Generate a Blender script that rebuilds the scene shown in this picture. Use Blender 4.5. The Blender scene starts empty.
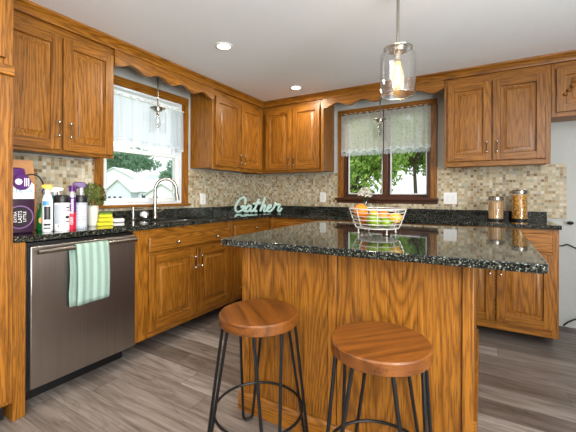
import bpy, bmesh, math, random
from mathutils import Vector, Matrix
random.seed(7)
PI = math.pi
sc = bpy.context.scene
COL = sc.collection

# ------------------------------------------------------------------ camera, world, lights, exposure
cam_d = bpy.data.cameras.new('camera')
cam_d.sensor_width = 36.0
cam_d.lens = 331.7 / 576 * 36
cam_d.shift_y = -(216 - 194.576) / 576
cam_d.clip_end = 400
cam = bpy.data.objects.new('camera', cam_d)
COL.objects.link(cam)
cam.matrix_world = (Matrix.Translation((2.643, -3.675, 1.129)) @ Matrix.Rotation(math.radians(30.293), 4, 'Z')
                    @ Matrix.Rotation(PI / 2, 4, 'X') @ Matrix.Rotation(math.radians(0.218), 4, 'Z'))
sc.camera = cam

world = bpy.data.worlds.new('overcast_sky')
sc.world = world
world.use_nodes = True
world.node_tree.nodes['Background'].inputs['Color'].default_value = (0.93, 0.97, 1.0, 1)
world.node_tree.nodes['Background'].inputs['Strength'].default_value = 1.3

def area_light(name, loc, rot, sx, sy, energy, color=(1, 1, 1), shape='RECTANGLE'):
    d = bpy.data.lights.new(name, 'AREA')
    d.shape = shape; d.size = sx
    if shape == 'RECTANGLE': d.size_y = sy
    d.energy = energy; d.color = color
    o = bpy.data.objects.new(name, d); COL.objects.link(o)
    o.location = loc; o.rotation_euler = rot
    return o
# added fill light outside an opening made in the unseen right-hand wall, tilted upward
area_light('side_fill', (4.72, -4.4, 1.35), (PI / 2 + math.radians(38), 0, PI / 2), 3.2, 1.6, 300, (0.98, 0.99, 1.0))

sun_d = bpy.data.lights.new('soft_sun', 'SUN'); sun_d.energy = 2.2; sun_d.angle = 0.6; sun_d.color = (1, 0.98, 0.94)
sun = bpy.data.objects.new('soft_sun', sun_d); COL.objects.link(sun)
sun.rotation_euler = (math.radians(38), 0, math.radians(30))      # high behind the camera: lights the house fronts outside

sc.cycles.caustics_reflective = False
sc.view_settings.view_transform = 'Standard'
sc.view_settings.look = 'None'
sc.view_settings.exposure = 0.12
sc.view_settings.gamma = 1.0
sc.view_settings.use_curve_mapping = False

# ------------------------------------------------------------------ materials
def srgb(r, g, b):
    f = lambda c: (c / 255 / 12.92) if c / 255 <= 0.04045 else ((c / 255 + 0.055) / 1.055) ** 2.4
    return (f(r), f(g), f(b), 1)

class NT:
    def __init__(s, name):
        s.m = bpy.data.materials.new(name); s.m.use_nodes = True
        s.t = s.m.node_tree; s.t.nodes.clear()
        s.out = s.n('ShaderNodeOutputMaterial')
    def n(s, t, **kw):
        x = s.t.nodes.new(t)
        for k, v in kw.items(): setattr(x, k, v)
        return x
    def l(s, a, b): s.t.links.new(a, b)
    def val(s, inp, v):
        if hasattr(v, 'is_linked') or isinstance(v, bpy.types.NodeSocket): s.l(v, inp)
        else: inp.default_value = v
    def math(s, op, a, b=None, c=None):
        x = s.n('ShaderNodeMath', operation=op)
        s.val(x.inputs[0], a)
        if b is not None: s.val(x.inputs[1], b)
        if c is not None: s.val(x.inputs[2], c)
        return x.outputs[0]
    def vmath(s, op, a, b=None):
        x = s.n('ShaderNodeVectorMath', operation=op)
        s.val(x.inputs[0], a)
        if b is not None: s.val(x.inputs[1], b)
        return x.outputs[0]
    def ramp(s, fac, stops, interp='LINEAR'):
        x = s.n('ShaderNodeValToRGB'); r = x.color_ramp; r.interpolation = interp
        while len(r.elements) < len(stops): r.elements.new(0.5)
        for e, (p, c) in zip(r.elements, stops): e.position = p; e.color = c
        s.l(fac, x.inputs[0]); return x.outputs[0]
    def noise(s, vec, scale, detail=2, rough=0.5, dist=0.0):
        x = s.n('ShaderNodeTexNoise'); s.val(x.inputs['Vector'], vec)
        x.inputs['Scale'].default_value = scale; x.inputs['Detail'].default_value = detail
        x.inputs['Roughness'].default_value = rough; x.inputs['Distortion'].default_value = dist
        return x.outputs['Fac']
    def mix(s, fac, a, b, mode='MIX'):
        x = s.n('ShaderNodeMix', data_type='RGBA', blend_type=mode)
        s.val(x.inputs[0], fac); s.val(x.inputs[6], a); s.val(x.inputs[7], b)
        return x.outputs[2]
    def bsdf(s, color, rough=0.5, metal=0.0, spec=0.5, **kw):
        x = s.n('ShaderNodeBsdfPrincipled')
        s.val(x.inputs['Base Color'], color); s.val(x.inputs['Roughness'], rough)
        x.inputs['Metallic'].default_value = metal; x.inputs['Specular IOR Level'].default_value = spec
        for k, v in kw.items(): s.val(x.inputs[k.replace('_', ' ')], v)
        s.l(x.outputs[0], s.out.inputs[0]); return x
    def bump(s, h, strength, dist, b):
        x = s.n('ShaderNodeBump'); x.inputs['Strength'].default_value = strength; x.inputs['Distance'].default_value = dist
        s.l(h, x.inputs['Height']); s.l(x.outputs[0], b.inputs['Normal'])
    def obj(s): return s.n('ShaderNodeTexCoord').outputs['Object']
    def rand(s): return s.n('ShaderNodeObjectInfo').outputs['Random']

def plain(name, color, rough=0.5, metal=0.0, spec=0.5, var=0.06, scale=30, **kw):
    t = NT(name)
    n = t.noise(t.obj(), scale, 3)
    d = tuple(c * (1 - var) for c in color[:3]) + (1,)
    l = tuple(min(1, c * (1 + var)) for c in color[:3]) + (1,)
    c = t.ramp(n, [(0.3, d), (0.7, l)])
    t.bsdf(c, rough, metal, spec, **kw)
    return t.m

def wood(name, axis, dark, mid, light, rough=0.4, s=9.0, bands=42, spec=0.4, pore=0.6, coat=0.1, st=0.06):
    t = NT(name)
    off = t.math('MULTIPLY', t.rand(), 37.0)
    v = t.vmath('ADD', t.obj(), off)
    sv = [s, s, s]; sv[axis] = s * st
    a = t.noise(t.vmath('MULTIPLY', v, tuple(sv)), 1.0, 1.0, 0.4, 0.0)
    fv = [190, 190, 190]; fv[axis] = 9
    fine = t.noise(t.vmath('MULTIPLY', v, tuple(fv)), 1.0, 2, 0.6)
    rings = t.math('PINGPONG', t.math('ADD', t.math('MULTIPLY', a, bands), t.math('MULTIPLY', fine, 0.55)), 1.0)
    bv = [40, 40, 40]; bv[axis] = 1.2
    broad = t.noise(t.vmath('MULTIPLY', v, tuple(bv)), 1.0, 2, 0.5)
    r2 = t.math('ADD', t.math('MULTIPLY', t.math('POWER', rings, 2.0), 0.42), t.math('MULTIPLY', broad, 0.5))
    base = t.ramp(r2, [(0.12, light), (0.45, mid), (0.92, dark)])
    pf = t.ramp(fine, [(0.36, (1, 1, 1, 1)), (0.5, (0, 0, 0, 1))])
    dk = tuple(c * 0.62 for c in dark[:3]) + (1,)
    col = t.mix(t.math('MULTIPLY', pf, pore), base, dk)
    tint = t.math('ADD', t.math('MULTIPLY', t.rand(), 0.22), 0.89)
    hsv = t.n('ShaderNodeHueSaturation'); t.l(col, hsv.inputs['Color']); t.l(tint, hsv.inputs['Value'])
    b = t.bsdf(hsv.outputs[0], rough, 0, spec, Coat_Weight=coat, Coat_Roughness=0.25)
    t.bump(fine, 0.12, 0.0006, b)
    return t.m

OD, OM, OL = srgb(78, 43, 6), srgb(136, 84, 18), srgb(162, 106, 34)
OAK = [wood('oak_grain_x', 0, OD, OM, OL), wood('oak_grain_y', 1, OD, OM, OL), wood('oak_grain_z', 2, OD, OM, OL)]
OAK_P = wood('oak_panel_bold', 2, OD, OM, OL, s=4.6, bands=64, st=0.14)
SEAT = wood('stained_seat_wood', 0, srgb(52, 26, 7), srgb(98, 54, 15), srgb(120, 70, 22), rough=0.36, s=6, bands=18, pore=0.4, coat=0.2)
DARKW = wood('dark_stained_wood_x', 0, srgb(38, 18, 8), srgb(70, 34, 16), srgb(88, 46, 22), rough=0.4)
DARKZ = wood('dark_stained_wood_z', 2, srgb(38, 18, 8), srgb(72, 38, 20), srgb(92, 50, 26), rough=0.4)

def granite():
    t = NT('dark_green_granite'); o = t.obj()
    def vor(scale, feature='F1'):
        x = t.n('ShaderNodeTexVoronoi'); t.l(o, x.inputs['Vector']); x.inputs['Scale'].default_value = scale
        return x.outputs['Color']
    def ch(c):
        x = t.n('ShaderNodeSeparateColor'); t.l(c, x.inputs[0]); return x.outputs[0]
    a = ch(vor(190)); b = ch(vor(400))
    c1 = t.ramp(a, [(0, srgb(6, 8, 8)), (0.5, srgb(14, 18, 16)), (0.76, srgb(36, 41, 36)), (0.89, srgb(90, 90, 76)), (0.965, srgb(142, 148, 138))], 'CONSTANT')
    c2 = t.ramp(b, [(0, srgb(6, 8, 8)), (0.58, srgb(20, 25, 22)), (0.84, srgb(76, 78, 68)), (0.935, srgb(156, 160, 150))], 'CONSTANT')
    cl = t.noise(o, 14, 3)
    col = t.mix(t.math('ADD', t.math('MULTIPLY', cl, 0.5), 0.2), c1, c2)
    t.bsdf(col, 0.04, 0, 0.42)
    return t.m
GRANITE = granite()

def tile(name, ax):
    t = NT(name); o = t.obj()
    sep = t.n('ShaderNodeSeparateXYZ'); t.l(o, sep.inputs[0])
    P = 0.026
    u = t.math('DIVIDE', sep.outputs[ax], P); w = t.math('DIVIDE', sep.outputs[2], P)
    fu = t.math('FLOOR', u); fw = t.math('FLOOR', w)
    cmb = t.n('ShaderNodeCombineXYZ'); t.l(fu, cmb.inputs[0]); t.l(fw, cmb.inputs[1])
    wn = t.n('ShaderNodeTexWhiteNoise', noise_dimensions='2D'); t.l(cmb.outputs[0], wn.inputs['Vector'])
    col = t.ramp(wn.outputs['Value'], [(0, srgb(208, 195, 164)), (0.2, srgb(190, 172, 136)), (0.38, srgb(216, 208, 186)), (0.54, srgb(170, 146, 106)),
                                       (0.66, srgb(178, 178, 160)), (0.8, srgb(128, 100, 66)), (0.87, srgb(150, 140, 118)), (0.95, srgb(228, 222, 206))], 'CONSTANT')
    mott = t.noise(o, 160, 3)
    col = t.mix(t.math('MULTIPLY', mott, 0.5), col, srgb(140, 114, 76))
    eu = t.math('ABSOLUTE', t.math('SUBTRACT', t.math('FRACT', u), 0.5)); ew = t.math('ABSOLUTE', t.math('SUBTRACT', t.math('FRACT', w), 0.5))
    g = t.math('GREATER_THAN', t.math('MAXIMUM', eu, ew), 0.44)
    col = t.mix(g, col, srgb(182, 174, 150))
    rsep = t.n('ShaderNodeSeparateColor'); t.l(wn.outputs['Color'], rsep.inputs[0])
    rough = t.ramp(rsep.outputs[1], [(0, (0.12,) * 3 + (1,)), (0.4, (0.45,) * 3 + (1,))], 'CONSTANT')
    b = t.bsdf(col, rough, 0, 0.5)
    t.bump(t.math('SUBTRACT', 1.0, g), 0.35, 0.0012, b)
    return t.m
TILE_L, TILE_B = tile('mosaic_tile_left', 1), tile('mosaic_tile_back', 0)

def planks():
    t = NT('grey_plank_flooring'); o = t.obj()
    sep = t.n('ShaderNodeSeparateXYZ'); t.l(o, sep.inputs[0])
    row = t.math('FLOOR', t.math('DIVIDE', t.math('ADD', sep.outputs[1], 1.379), 0.152))
    wr = t.n('ShaderNodeTexWhiteNoise', noise_dimensions='1D'); t.l(row, wr.inputs['W'])
    xx = t.math('DIVIDE', t.math('ADD', sep.outputs[0], t.math('MULTIPLY', wr.outputs['Value'], 7.3)), 1.22)
    colm = t.math('FLOOR', xx)
    cmb = t.n('ShaderNodeCombineXYZ'); t.l(row, cmb.inputs[0]); t.l(colm, cmb.inputs[1])
    wn = t.n('ShaderNodeTexWhiteNoise', noise_dimensions='2D'); t.l(cmb.outputs[0], wn.inputs['Vector'])
    shift = t.vmath('MULTIPLY', wn.outputs['Color'], (31, 17, 9))
    p = t.vmath('ADD', o, shift)
    g1 = t.noise(t.vmath('MULTIPLY', p, (1.3, 11, 11)), 1.0, 2, 0.5, 0.9)
    bands = t.math('POWER', t.math('PINGPONG', t.math('MULTIPLY', g1, 16), 1.0), 4.0)
    g2 = t.noise(t.vmath('MULTIPLY', p, (5, 120, 120)), 1.0, 3, 0.6)
    g3 = t.noise(t.vmath('MULTIPLY', p, (2.2, 24, 24)), 1.0, 3, 0.6, 0.5)
    f = t.math('SUBTRACT', t.math('ADD', t.math('MULTIPLY', g2, 0.34), t.math('MULTIPLY', g3, 0.66)), t.math('MULTIPLY', bands, 0.08))
    grain = t.ramp(f, [(0.26, srgb(98, 91, 86)), (0.42, srgb(140, 132, 126)), (0.58, srgb(172, 165, 160)), (0.78, srgb(194, 189, 185))])
    tone = t.ramp(wn.outputs['Value'], [(0, srgb(158, 150, 145)), (0.4, srgb(184, 178, 174)), (0.75, srgb(204, 200, 196)), (1, srgb(236, 235, 234))])
    col = t.mix(1.0, grain, tone, 'MULTIPLY')
    br = t.n('ShaderNodeHueSaturation'); t.l(col, br.inputs['Color']); br.inputs['Value'].default_value = 1.1
    fy = t.math('ABSOLUTE', t.math('SUBTRACT', t.math('FRACT', t.math('DIVIDE', t.math('ADD', sep.outputs[1], 1.379), 0.152)), 0.5))
    fx = t.math('ABSOLUTE', t.math('SUBTRACT', t.math('FRACT', xx), 0.5))
    gap = t.math('MAXIMUM', t.math('GREATER_THAN', fy, 0.489), t.math('GREATER_THAN', fx, 0.4985))
    col = t.mix(t.math('MULTIPLY', gap, 0.6), br.outputs[0], srgb(50, 44, 40))
    b = t.bsdf(col, 0.38, 0, 0.4)
    t.bump(g2, 0.1, 0.001, b)
    return t.m
FLOOR = planks()

WALL = plain('pale_grey_wall_paint', srgb(190, 194, 192), 0.7, var=0.02)
CEIL = plain('ceiling_paint', srgb(244, 249, 255), 0.8, var=0.01, scale=3)
WHITE = plain('white_plastic', srgb(238, 238, 236), 0.35, var=0.02)
VINYL = plain('white_vinyl', srgb(228, 232, 234), 0.4, var=0.02)
BLACK = plain('black_plastic', srgb(16, 16, 17), 0.4, var=0.1)
IRON = plain('black_powder_coated_steel', srgb(22, 23, 25), 0.38, 0.4, var=0.1)
NICKEL = plain('brushed_nickel', srgb(164, 158, 149), 0.26, 1.0, var=0.05)
PEWTER = plain('dark_pewter', srgb(62, 52, 42), 0.4, 1.0, var=0.1)
CHROME = plain('polished_chrome', srgb(225, 225, 225), 0.08, 1.0, var=0.02)
def steel():
    t = NT('brushed_stainless_steel'); o = t.obj()
    n = t.noise(t.vmath('MULTIPLY', o, (500, 500, 2)), 1.0, 2)
    c = t.ramp(n, [(0.3, srgb(156, 149, 142)), (0.7, srgb(170, 163, 156))])
    t.bsdf(c, 0.3, 1.0, 0.5, Anisotropic=0.6)
    return t.m
STEEL = steel()

def thin_glass(name, tint=(1, 1, 1, 1), refl=1.0, rough=0.0):
    t = NT(name)
    tr = t.n('ShaderNodeBsdfTransparent'); tr.inputs[0].default_value = tint
    gl = t.n('ShaderNodeBsdfGlossy'); gl.inputs['Roughness'].default_value = rough
    lw = t.n('ShaderNodeLayerWeight'); lw.inputs[0].default_value = 0.5      # facing: the same on either side of the pane
    f = t.math('MULTIPLY', t.math('ADD', t.math('MULTIPLY', t.math('POWER', lw.outputs['Facing'], 3.0), 0.6), 0.04), refl)
    mx = t.n('ShaderNodeMixShader'); t.l(f, mx.inputs[0]); t.l(tr.outputs[0], mx.inputs[1]); t.l(gl.outputs[0], mx.inputs[2])
    t.l(mx.outputs[0], t.out.inputs[0]); return t.m
PANE = thin_glass('window_glass', (0.985, 0.995, 0.99, 1), 0.12)
def rim_glass():
    t = NT('polished_glass_rim')
    tr = t.n('ShaderNodeBsdfTransparent'); gl = t.n('ShaderNodeBsdfGlossy'); gl.inputs['Roughness'].default_value = 0.25
    mx = t.n('ShaderNodeMixShader'); mx.inputs[0].default_value = 0.75
    t.l(tr.outputs[0], mx.inputs[1]); t.l(gl.outputs[0], mx.inputs[2]); t.l(mx.outputs[0], t.out.inputs[0]); return t.m
RIM = rim_glass()
FAINT = thin_glass('faint_clear_glass', (0.99, 0.99, 0.99, 1), 0.4)
GLASS = thin_glass('clear_glass', (0.975, 0.975, 0.97, 1), 2.0)

def emit(name, color, strength):
    t = NT(name); e = t.n('ShaderNodeEmission'); e.inputs[0].default_value = color; e.inputs[1].default_value = strength
    t.l(e.outputs[0], t.out.inputs[0]); return t.m

def sheer(name, color, alpha, lace=False):
    t = NT(name); o = t.obj()
    df = t.n('ShaderNodeBsdfDiffuse'); df.inputs[0].default_value = color
    tl = t.n('ShaderNodeBsdfTranslucent'); tl.inputs[0].default_value = color
    tr = t.n('ShaderNodeBsdfTransparent')
    m1 = t.n('ShaderNodeMixShader'); m1.inputs[0].default_value = 0.55
    t.l(df.outputs[0], m1.inputs[1]); t.l(tl.outputs[0], m1.inputs[2])
    m2 = t.n('ShaderNodeMixShader')
    if lace:
        v = t.n('ShaderNodeTexVoronoi', feature='DISTANCE_TO_EDGE'); t.l(o, v.inputs['Vector']); v.inputs['Scale'].default_value = 26
        a = t.ramp(v.outputs['Distance'], [(0.05, (min(1, alpha + 0.09),) * 3 + (1,)), (0.3, (alpha - 0.03,) * 3 + (1,))])
        t.l(a, m2.inputs[0])
    else:
        n = t.noise(o, 60, 2)
        a = t.ramp(n, [(0.3, (alpha - 0.015,) * 3 + (1,)), (0.7, (alpha + 0.015,) * 3 + (1,))]); t.l(a, m2.inputs[0])
    t.l(tr.outputs[0], m2.inputs[1]); t.l(m1.outputs[0], m2.inputs[2])
    t.l(m2.outputs[0], t.out.inputs[0]); return t.m
SHEER = sheer('white_sheer_voile', srgb(214, 226, 236), 0.66)
LACE = sheer('ivory_lace', srgb(222, 222, 218), 0.68, True)
HEM = sheer('folded_sheer_hem', srgb(226, 234, 240), 0.85)

def leafmat(name, c1, c2):
    t = NT(name)
    n = t.noise(t.obj(), 9, 3)
    c = t.ramp(n, [(0.35, c1), (0.65, c2)])
    df = t.n('ShaderNodeBsdfDiffuse'); t.l(c, df.inputs[0])
    tl = t.n('ShaderNodeBsdfTranslucent'); t.l(c, tl.inputs[0])
    m = t.n('ShaderNodeMixShader'); m.inputs[0].default_value = 0.45
    t.l(df.outputs[0], m.inputs[1]); t.l(tl.outputs[0], m.inputs[2]); t.l(m.outputs[0], t.out.inputs[0])
    return t.m

def stripes(name, ax, period, c1, c2):
    t = NT(name); o = t.obj()
    sep = t.n('ShaderNodeSeparateXYZ'); t.l(o, sep.inputs[0])
    f = t.math('PINGPONG', t.math('DIVIDE', sep.outputs[ax], period / 2), 1.0)
    weave = t.noise(o, 260, 2)
    c = t.ramp(f, [(0.3, c1), (0.7, c2)])
    c = t.mix(t.math('MULTIPLY', weave, 0.3), c, srgb(225, 232, 226))
    b = t.bsdf(c, 0.9, 0, 0.1); t.bump(weave, 0.4, 0.002, b)
    return t.m

# ------------------------------------------------------------------ mesh helpers
class MB:
    def __init__(s): s.bm = bmesh.new()
    def poly(s, pts, m=0, smooth=False):
        f = s.bm.faces.new([s.bm.verts.new(p) for p in pts]); f.material_index = m; f.smooth = smooth; return f
    def box(s, a, b, m=0, T=None):
        x0, y0, z0 = [min(p, q) for p, q in zip(a, b)]; x1, y1, z1 = [max(p, q) for p, q in zip(a, b)]
        P = [(x, y, z) for z in (z0, z1) for (x, y) in ((x0, y0), (x1, y0), (x1, y1), (x0, y1))]
        if T: P = [T(*p) for p in P]
        v = [s.bm.verts.new(p) for p in P]
        for q in ((3, 2, 1, 0), (4, 5, 6, 7), (0, 1, 5, 4), (1, 2, 6, 5), (2, 3, 7, 6), (3, 0, 4, 7)):
            f = s.bm.faces.new([v[i] for i in q]); f.material_index = m
        return s
    def prism(s, base, top, m=0):
        b = [s.bm.verts.new(p) for p in base]; t = [s.bm.verts.new(p) for p in top]; n = len(b)
        for f in (s.bm.faces.new(b[::-1]), s.bm.faces.new(t)): f.material_index = m
        for i in range(n):
            f = s.bm.faces.new((b[i], b[(i + 1) % n], t[(i + 1) % n], t[i])); f.material_index = m
        return s
    def loft(s, rings, m=0, closed=True, cap=True, smooth=False, mats=None):
        R = [[s.bm.verts.new(p) for p in r] for r in rings]; n = len(R[0])
        for j in range(len(R) - 1):
            for i in range(n if closed else n - 1):
                f = s.bm.faces.new((R[j][i], R[j][(i + 1) % n], R[j + 1][(i + 1) % n], R[j + 1][i]))
                f.material_index = mats[i] if mats else m; f.smooth = smooth
        if cap:
            for r in (R[0][::-1], R[-1]):
                f = s.bm.faces.new(r); f.material_index = m
        return s
    def lathe(s, prof, c=(0, 0, 0), seg=28, m=0, cap=True, M=None):
        rings = []
        for (r, z) in prof:
            ring = []
            for i in range(seg):
                a = 2 * PI * i / seg
                p = Vector((r * math.cos(a), r * math.sin(a), z))
                if M: p = M @ p
                ring.append(p + Vector(c))
            rings.append(ring)
        return s.loft(rings, m, True, cap, True)
    def tube(s, path, r, seg=8, m=0, closed=False, flat=None):
        P = [Vector(p) for p in path]; n = len(P); rings = []; up = None
        for i in range(n):
            if closed: t = P[(i + 1) % n] - P[i - 1]
            else: t = P[min(i + 1, n - 1)] - P[max(i - 1, 0)]
            t.normalize()
            if up is None:
                up = Vector((0, 0, 1)) if abs(t.z) < 0.9 else Vector((1, 0, 0))
            a = t.cross(up)
            if a.length < 1e-5: a = t.cross(Vector((0, 1, 0.1)))
            a.normalize(); b = a.cross(t).normalized(); up = b
            rr = r[i] if isinstance(r, (list, tuple)) else r
            rings.append([P[i] + (a * math.cos(2 * PI * k / seg) + b * math.sin(2 * PI * k / seg)) * rr for k in range(seg)])
        if closed:
            rings.append(rings[0]); return s.loft(rings, m, True, False, True)
        return s.loft(rings, m, True, True, True)
    def ball(s, c, r, seg=16, rings=10, sc=(1, 1, 1), m=0):
        prof = [(max(1e-4, r * math.sin(PI * j / rings)), -r * math.cos(PI * j / rings)) for j in range(rings + 1)]
        return s.lathe(prof, c, seg, m, True, Matrix.Diagonal((sc[0], sc[1], sc[2])))
    def text(s, txt, size, M, depth=0.0008, m=0, align='CENTER', wrap=None):
        cu = bpy.data.curves.new('lettering', 'FONT'); cu.body = txt; cu.size = size; cu.align_x = align; cu.align_y = 'CENTER'
        cu.extrude = depth / 2; cu.resolution_u = 2
        o = bpy.data.objects.new('lettering', cu); COL.objects.link(o)
        dg = bpy.context.evaluated_depsgraph_get()
        me = bpy.data.meshes.new_from_object(o.evaluated_get(dg))
        bpy.data.objects.remove(o); bpy.data.curves.remove(cu)
        vs = []
        for v in me.vertices:
            p = v.co.copy()
            if wrap:   # bend a flat label round a bottle of radius wrap
                a = p.x / wrap; p = Vector(((wrap + p.z) * math.sin(a), p.y, (wrap + p.z) * math.cos(a) - wrap))
            vs.append(s.bm.verts.new(M @ p))
        for f in me.polygons:
            try:
                g = s.bm.faces.new([vs[i] for i in f.vertices]); g.material_index = m
            except ValueError: pass
        bpy.data.meshes.remove(me); return s
    def build(s, name, mats, parent=None, bevel=0, seg=2, weld=True, loc=None):
        if weld: bmesh.ops.remove_doubles(s.bm, verts=s.bm.verts, dist=1e-6)
        bmesh.ops.recalc_face_normals(s.bm, faces=s.bm.faces)
        origin = Vector((0, 0, 0))
        q = parent
        while q is not None:
            origin += Vector(q.location); q = q.parent
        if loc is not None: origin = origin + Vector(loc)
        elif parent is None:
            vs = [v.co for v in s.bm.verts]
        if origin.length: bmesh.ops.translate(s.bm, verts=s.bm.verts, vec=-origin)
        me = bpy.data.meshes.new(name); s.bm.to_mesh(me); s.bm.free()
        for m in (mats if isinstance(mats, (list, tuple)) else [mats]): me.materials.append(m)
        me.set_sharp_from_angle(angle=math.radians(38))
        o = bpy.data.objects.new(name, me); COL.objects.link(o)
        if loc is not None: o.location = loc
        if parent: o.parent = parent
        if bevel:
            bv = o.modifiers.new('bevel', 'BEVEL'); bv.width = bevel; bv.segments = seg; bv.limit_method = 'ANGLE'; bv.angle_limit = math.radians(40)
        return o

def thing(name, label, cat, loc=(0, 0, 0), group=None):
    o = bpy.data.objects.new(name, None); COL.objects.link(o); o.location = loc
    o.empty_display_size = 0.05
    o['label'] = label; o['category'] = cat
    if group: o['group'] = group
    return o
def tag(o, label, cat, group=None):
    o['label'] = label; o['category'] = cat
    if group: o['group'] = group
    return o
def struct(o): o['kind'] = 'structure'; return o
def sempty(name, loc=(0, 0, 0)):
    o = bpy.data.objects.new(name, None); COL.objects.link(o); o.location = loc; return struct(o)
def stuff(o): o['kind'] = 'stuff'; return o

def copy_tree(o, parent=None):
    c = o.copy(); COL.objects.link(c); c.parent = parent
    for ch in list(o.children): copy_tree(ch, c)
    return c

TL = lambda s, d, z: (d, s, z)       # along the left wall
TB = lambda s, d, z: (s, -d, z)      # along the back wall
def smooth_path(pts, n=6, closed=False):
    P = [Vector(p) for p in pts]; out = []; L = len(P)
    for i in range(L if closed else L - 1):
        p0 = P[i - 1] if (i > 0 or closed) else P[0]; p1 = P[i]; p2 = P[(i + 1) % L]
        p3 = P[(i + 2) % L] if (closed or i + 2 < L) else P[-1]
        for k in range(n):
            t = k / n
            out.append(0.5 * ((2 * p1) + (p2 - p0) * t + (2 * p0 - 5 * p1 + 4 * p2 - p3) * t * t + (3 * p1 - p0 - 3 * p2 + p3) * t ** 3))
    if not closed: out.append(P[-1])
    return out

# ------------------------------------------------------------------ room shell
H = 2.247
struct(MB().box((-0.15, -6.6, -0.1), (4.75, 0.15, 0)).build('floor', FLOOR))
struct(MB().box((-0.15, -6.6, H), (4.75, 0.15, H + 0.12)).build('ceiling', CEIL))
WT = 0.14
def wall_with_hole(T, s0, s1, h0, h1, z0, z1, name):
    b = MB()
    b.box((s0, -WT, 0), (h0, 0, H), T=T); b.box((h1, -WT, 0), (s1, 0, H), T=T)
    b.box((h0, -WT, 0), (h1, 0, z0), T=T); b.box((h0, -WT, z1), (h1, 0, H), T=T)
    return struct(b.build(name, WALL))
WL = (-2.125, -1.30, 1.03, 2.045)     # sink window opening: along, along, sill, head
WB = (1.245, 2.195, 1.085, 2.05)      # rear window opening
wall_with_hole(TL, -6.6, 0.0, *WL, 'wall_left')
wall_with_hole(TB, -WT, 4.75, *WB, 'wall_back')
b = MB(); b.box((4.6, -6.5, 0), (4.74, -6.05, H)); b.box((4.6, -2.75, 0), (4.74, 0, H)); b.box((4.6, -6.05, 0), (4.74, -2.75, 0.5)); b.box((4.6, -6.05, 2.2), (4.74, -2.75, H))
struct(b.build('wall_right', WALL))
b = MB(); b.box((0, -6.6, 0), (4.6, -6.48, H))
struct(b.build('wall_front', plain('taupe_wall_paint', srgb(150, 144, 136), 0.8, var=0.02)))

# mosaic splashback fields (left wall in pieces round the window, and the back wall)
b = MB()
b.box((-2.947, 0, 0.93), (-2.19, 0.008, 1.39), T=TL); b.box((-1.225, 0, 0.93), (0, 0.008, 1.39), T=TL)
b.box((-2.19, 0, 0.93), (-1.225, 0.008, 1.008), T=TL)
struct(b.build('trim_3', TILE_L))
b = MB()
b.box((0.008, 0, 0.93), (1.184, 0.008, 1.39), T=TB); b.box((2.25, 0, 0.93), (3.272, 0.008, 1.408), T=TB)
b.box((1.184, 0, 0.93), (2.25, 0.008, 1.04), T=TB)
struct(b.build('trim_4', TILE_B))

# crown moulding above the cabinets and valances
def crown(T, s0, s1, name, mat, mitre0=False, mitre1=False):
    prof = [(0.30, 2.184), (0.340, 2.184), (0.342, 2.195), (0.347, 2.201), (0.352, 2.213), (0.366, 2.227), (0.377, 2.232), (0.379, 2.2465), (0.30, 2.2465)]
    rings = []
    for s, mt in ((s0, mitre0), (s1, mitre1)):
        rings.append([T(s if not mt else (-d if T is TL else d), d, z) for d, z in prof])
    b = MB(); b.loft(rings)
    return struct(b.build(name, mat))
crown(TL, -2.945, -0.3, 'trim_1', OAK[1], mitre1=True)
crown(TB, 0.3, 4.0, 'trim_2', OAK[0], mitre0=True)

# ------------------------------------------------------------------ windows
def frame_rect(b, T, s0, s1, z0, z1, w, d0, d1, m=0, wb=None, m2=None):
    wb = w if wb is None else wb; m2 = m if m2 is None else m2
    b.box((s0, d0, z0), (s0 + w, d1, z1), m, T); b.box((s1 - w, d0, z0), (s1, d1, z1), m, T)
    b.box((s0 + w, d0, z1 - w), (s1 - w, d1, z1), m2, T); b.box((s0 + w, d0, z0), (s1 - w, d1, z0 + wb), m2, T)
w1 = sempty('window_1', (0, -1.71, 1.03))
b = MB()
for (s0, s1) in ((-2.195, -2.12), (-1.305, -1.228)): b.box((s0, 0, 1.035), (s1, 0.018, 2.04), 0, TL)
b.box((-2.195, 0, 2.04), (-1.228, 0.018, 2.115), 1, TL)
b.build('casing', [OAK[2], OAK[1]], w1, bevel=0.003)
b = MB(); b.box((-2.20, 0, 1.012), (-1.215, 0.045, 1.036), 0, TL); b.build('sill', OAK[1], w1, bevel=0.005)
b = MB(); frame_rect(b, TL, WL[0], WL[1], WL[2], WL[3], 0.022, -0.12, -0.002); b.build('jamb', VINYL, w1, bevel=0.002)
b = MB(); frame_rect(b, TL, -2.103, -1.322, 1.052, 1.525, 0.036, -0.06, -0.03, wb=0.04); b.build('lower_sash', VINYL, w1, bevel=0.003)
b = MB(); frame_rect(b, TL, -2.103, -1.322, 1.50, 2.023, 0.036, -0.10, -0.07); b.build('upper_sash', VINYL, w1, bevel=0.003)
b = MB(); b.box((-2.067, -0.047, 1.09), (-1.358, -0.043, 1.49), T=TL); b.build('lower_pane', PANE, w1)
b = MB(); b.box((-2.067, -0.087, 1.535), (-1.358, -0.083, 1.99), T=TL); b.build('upper_pane', PANE, w1)

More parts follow.
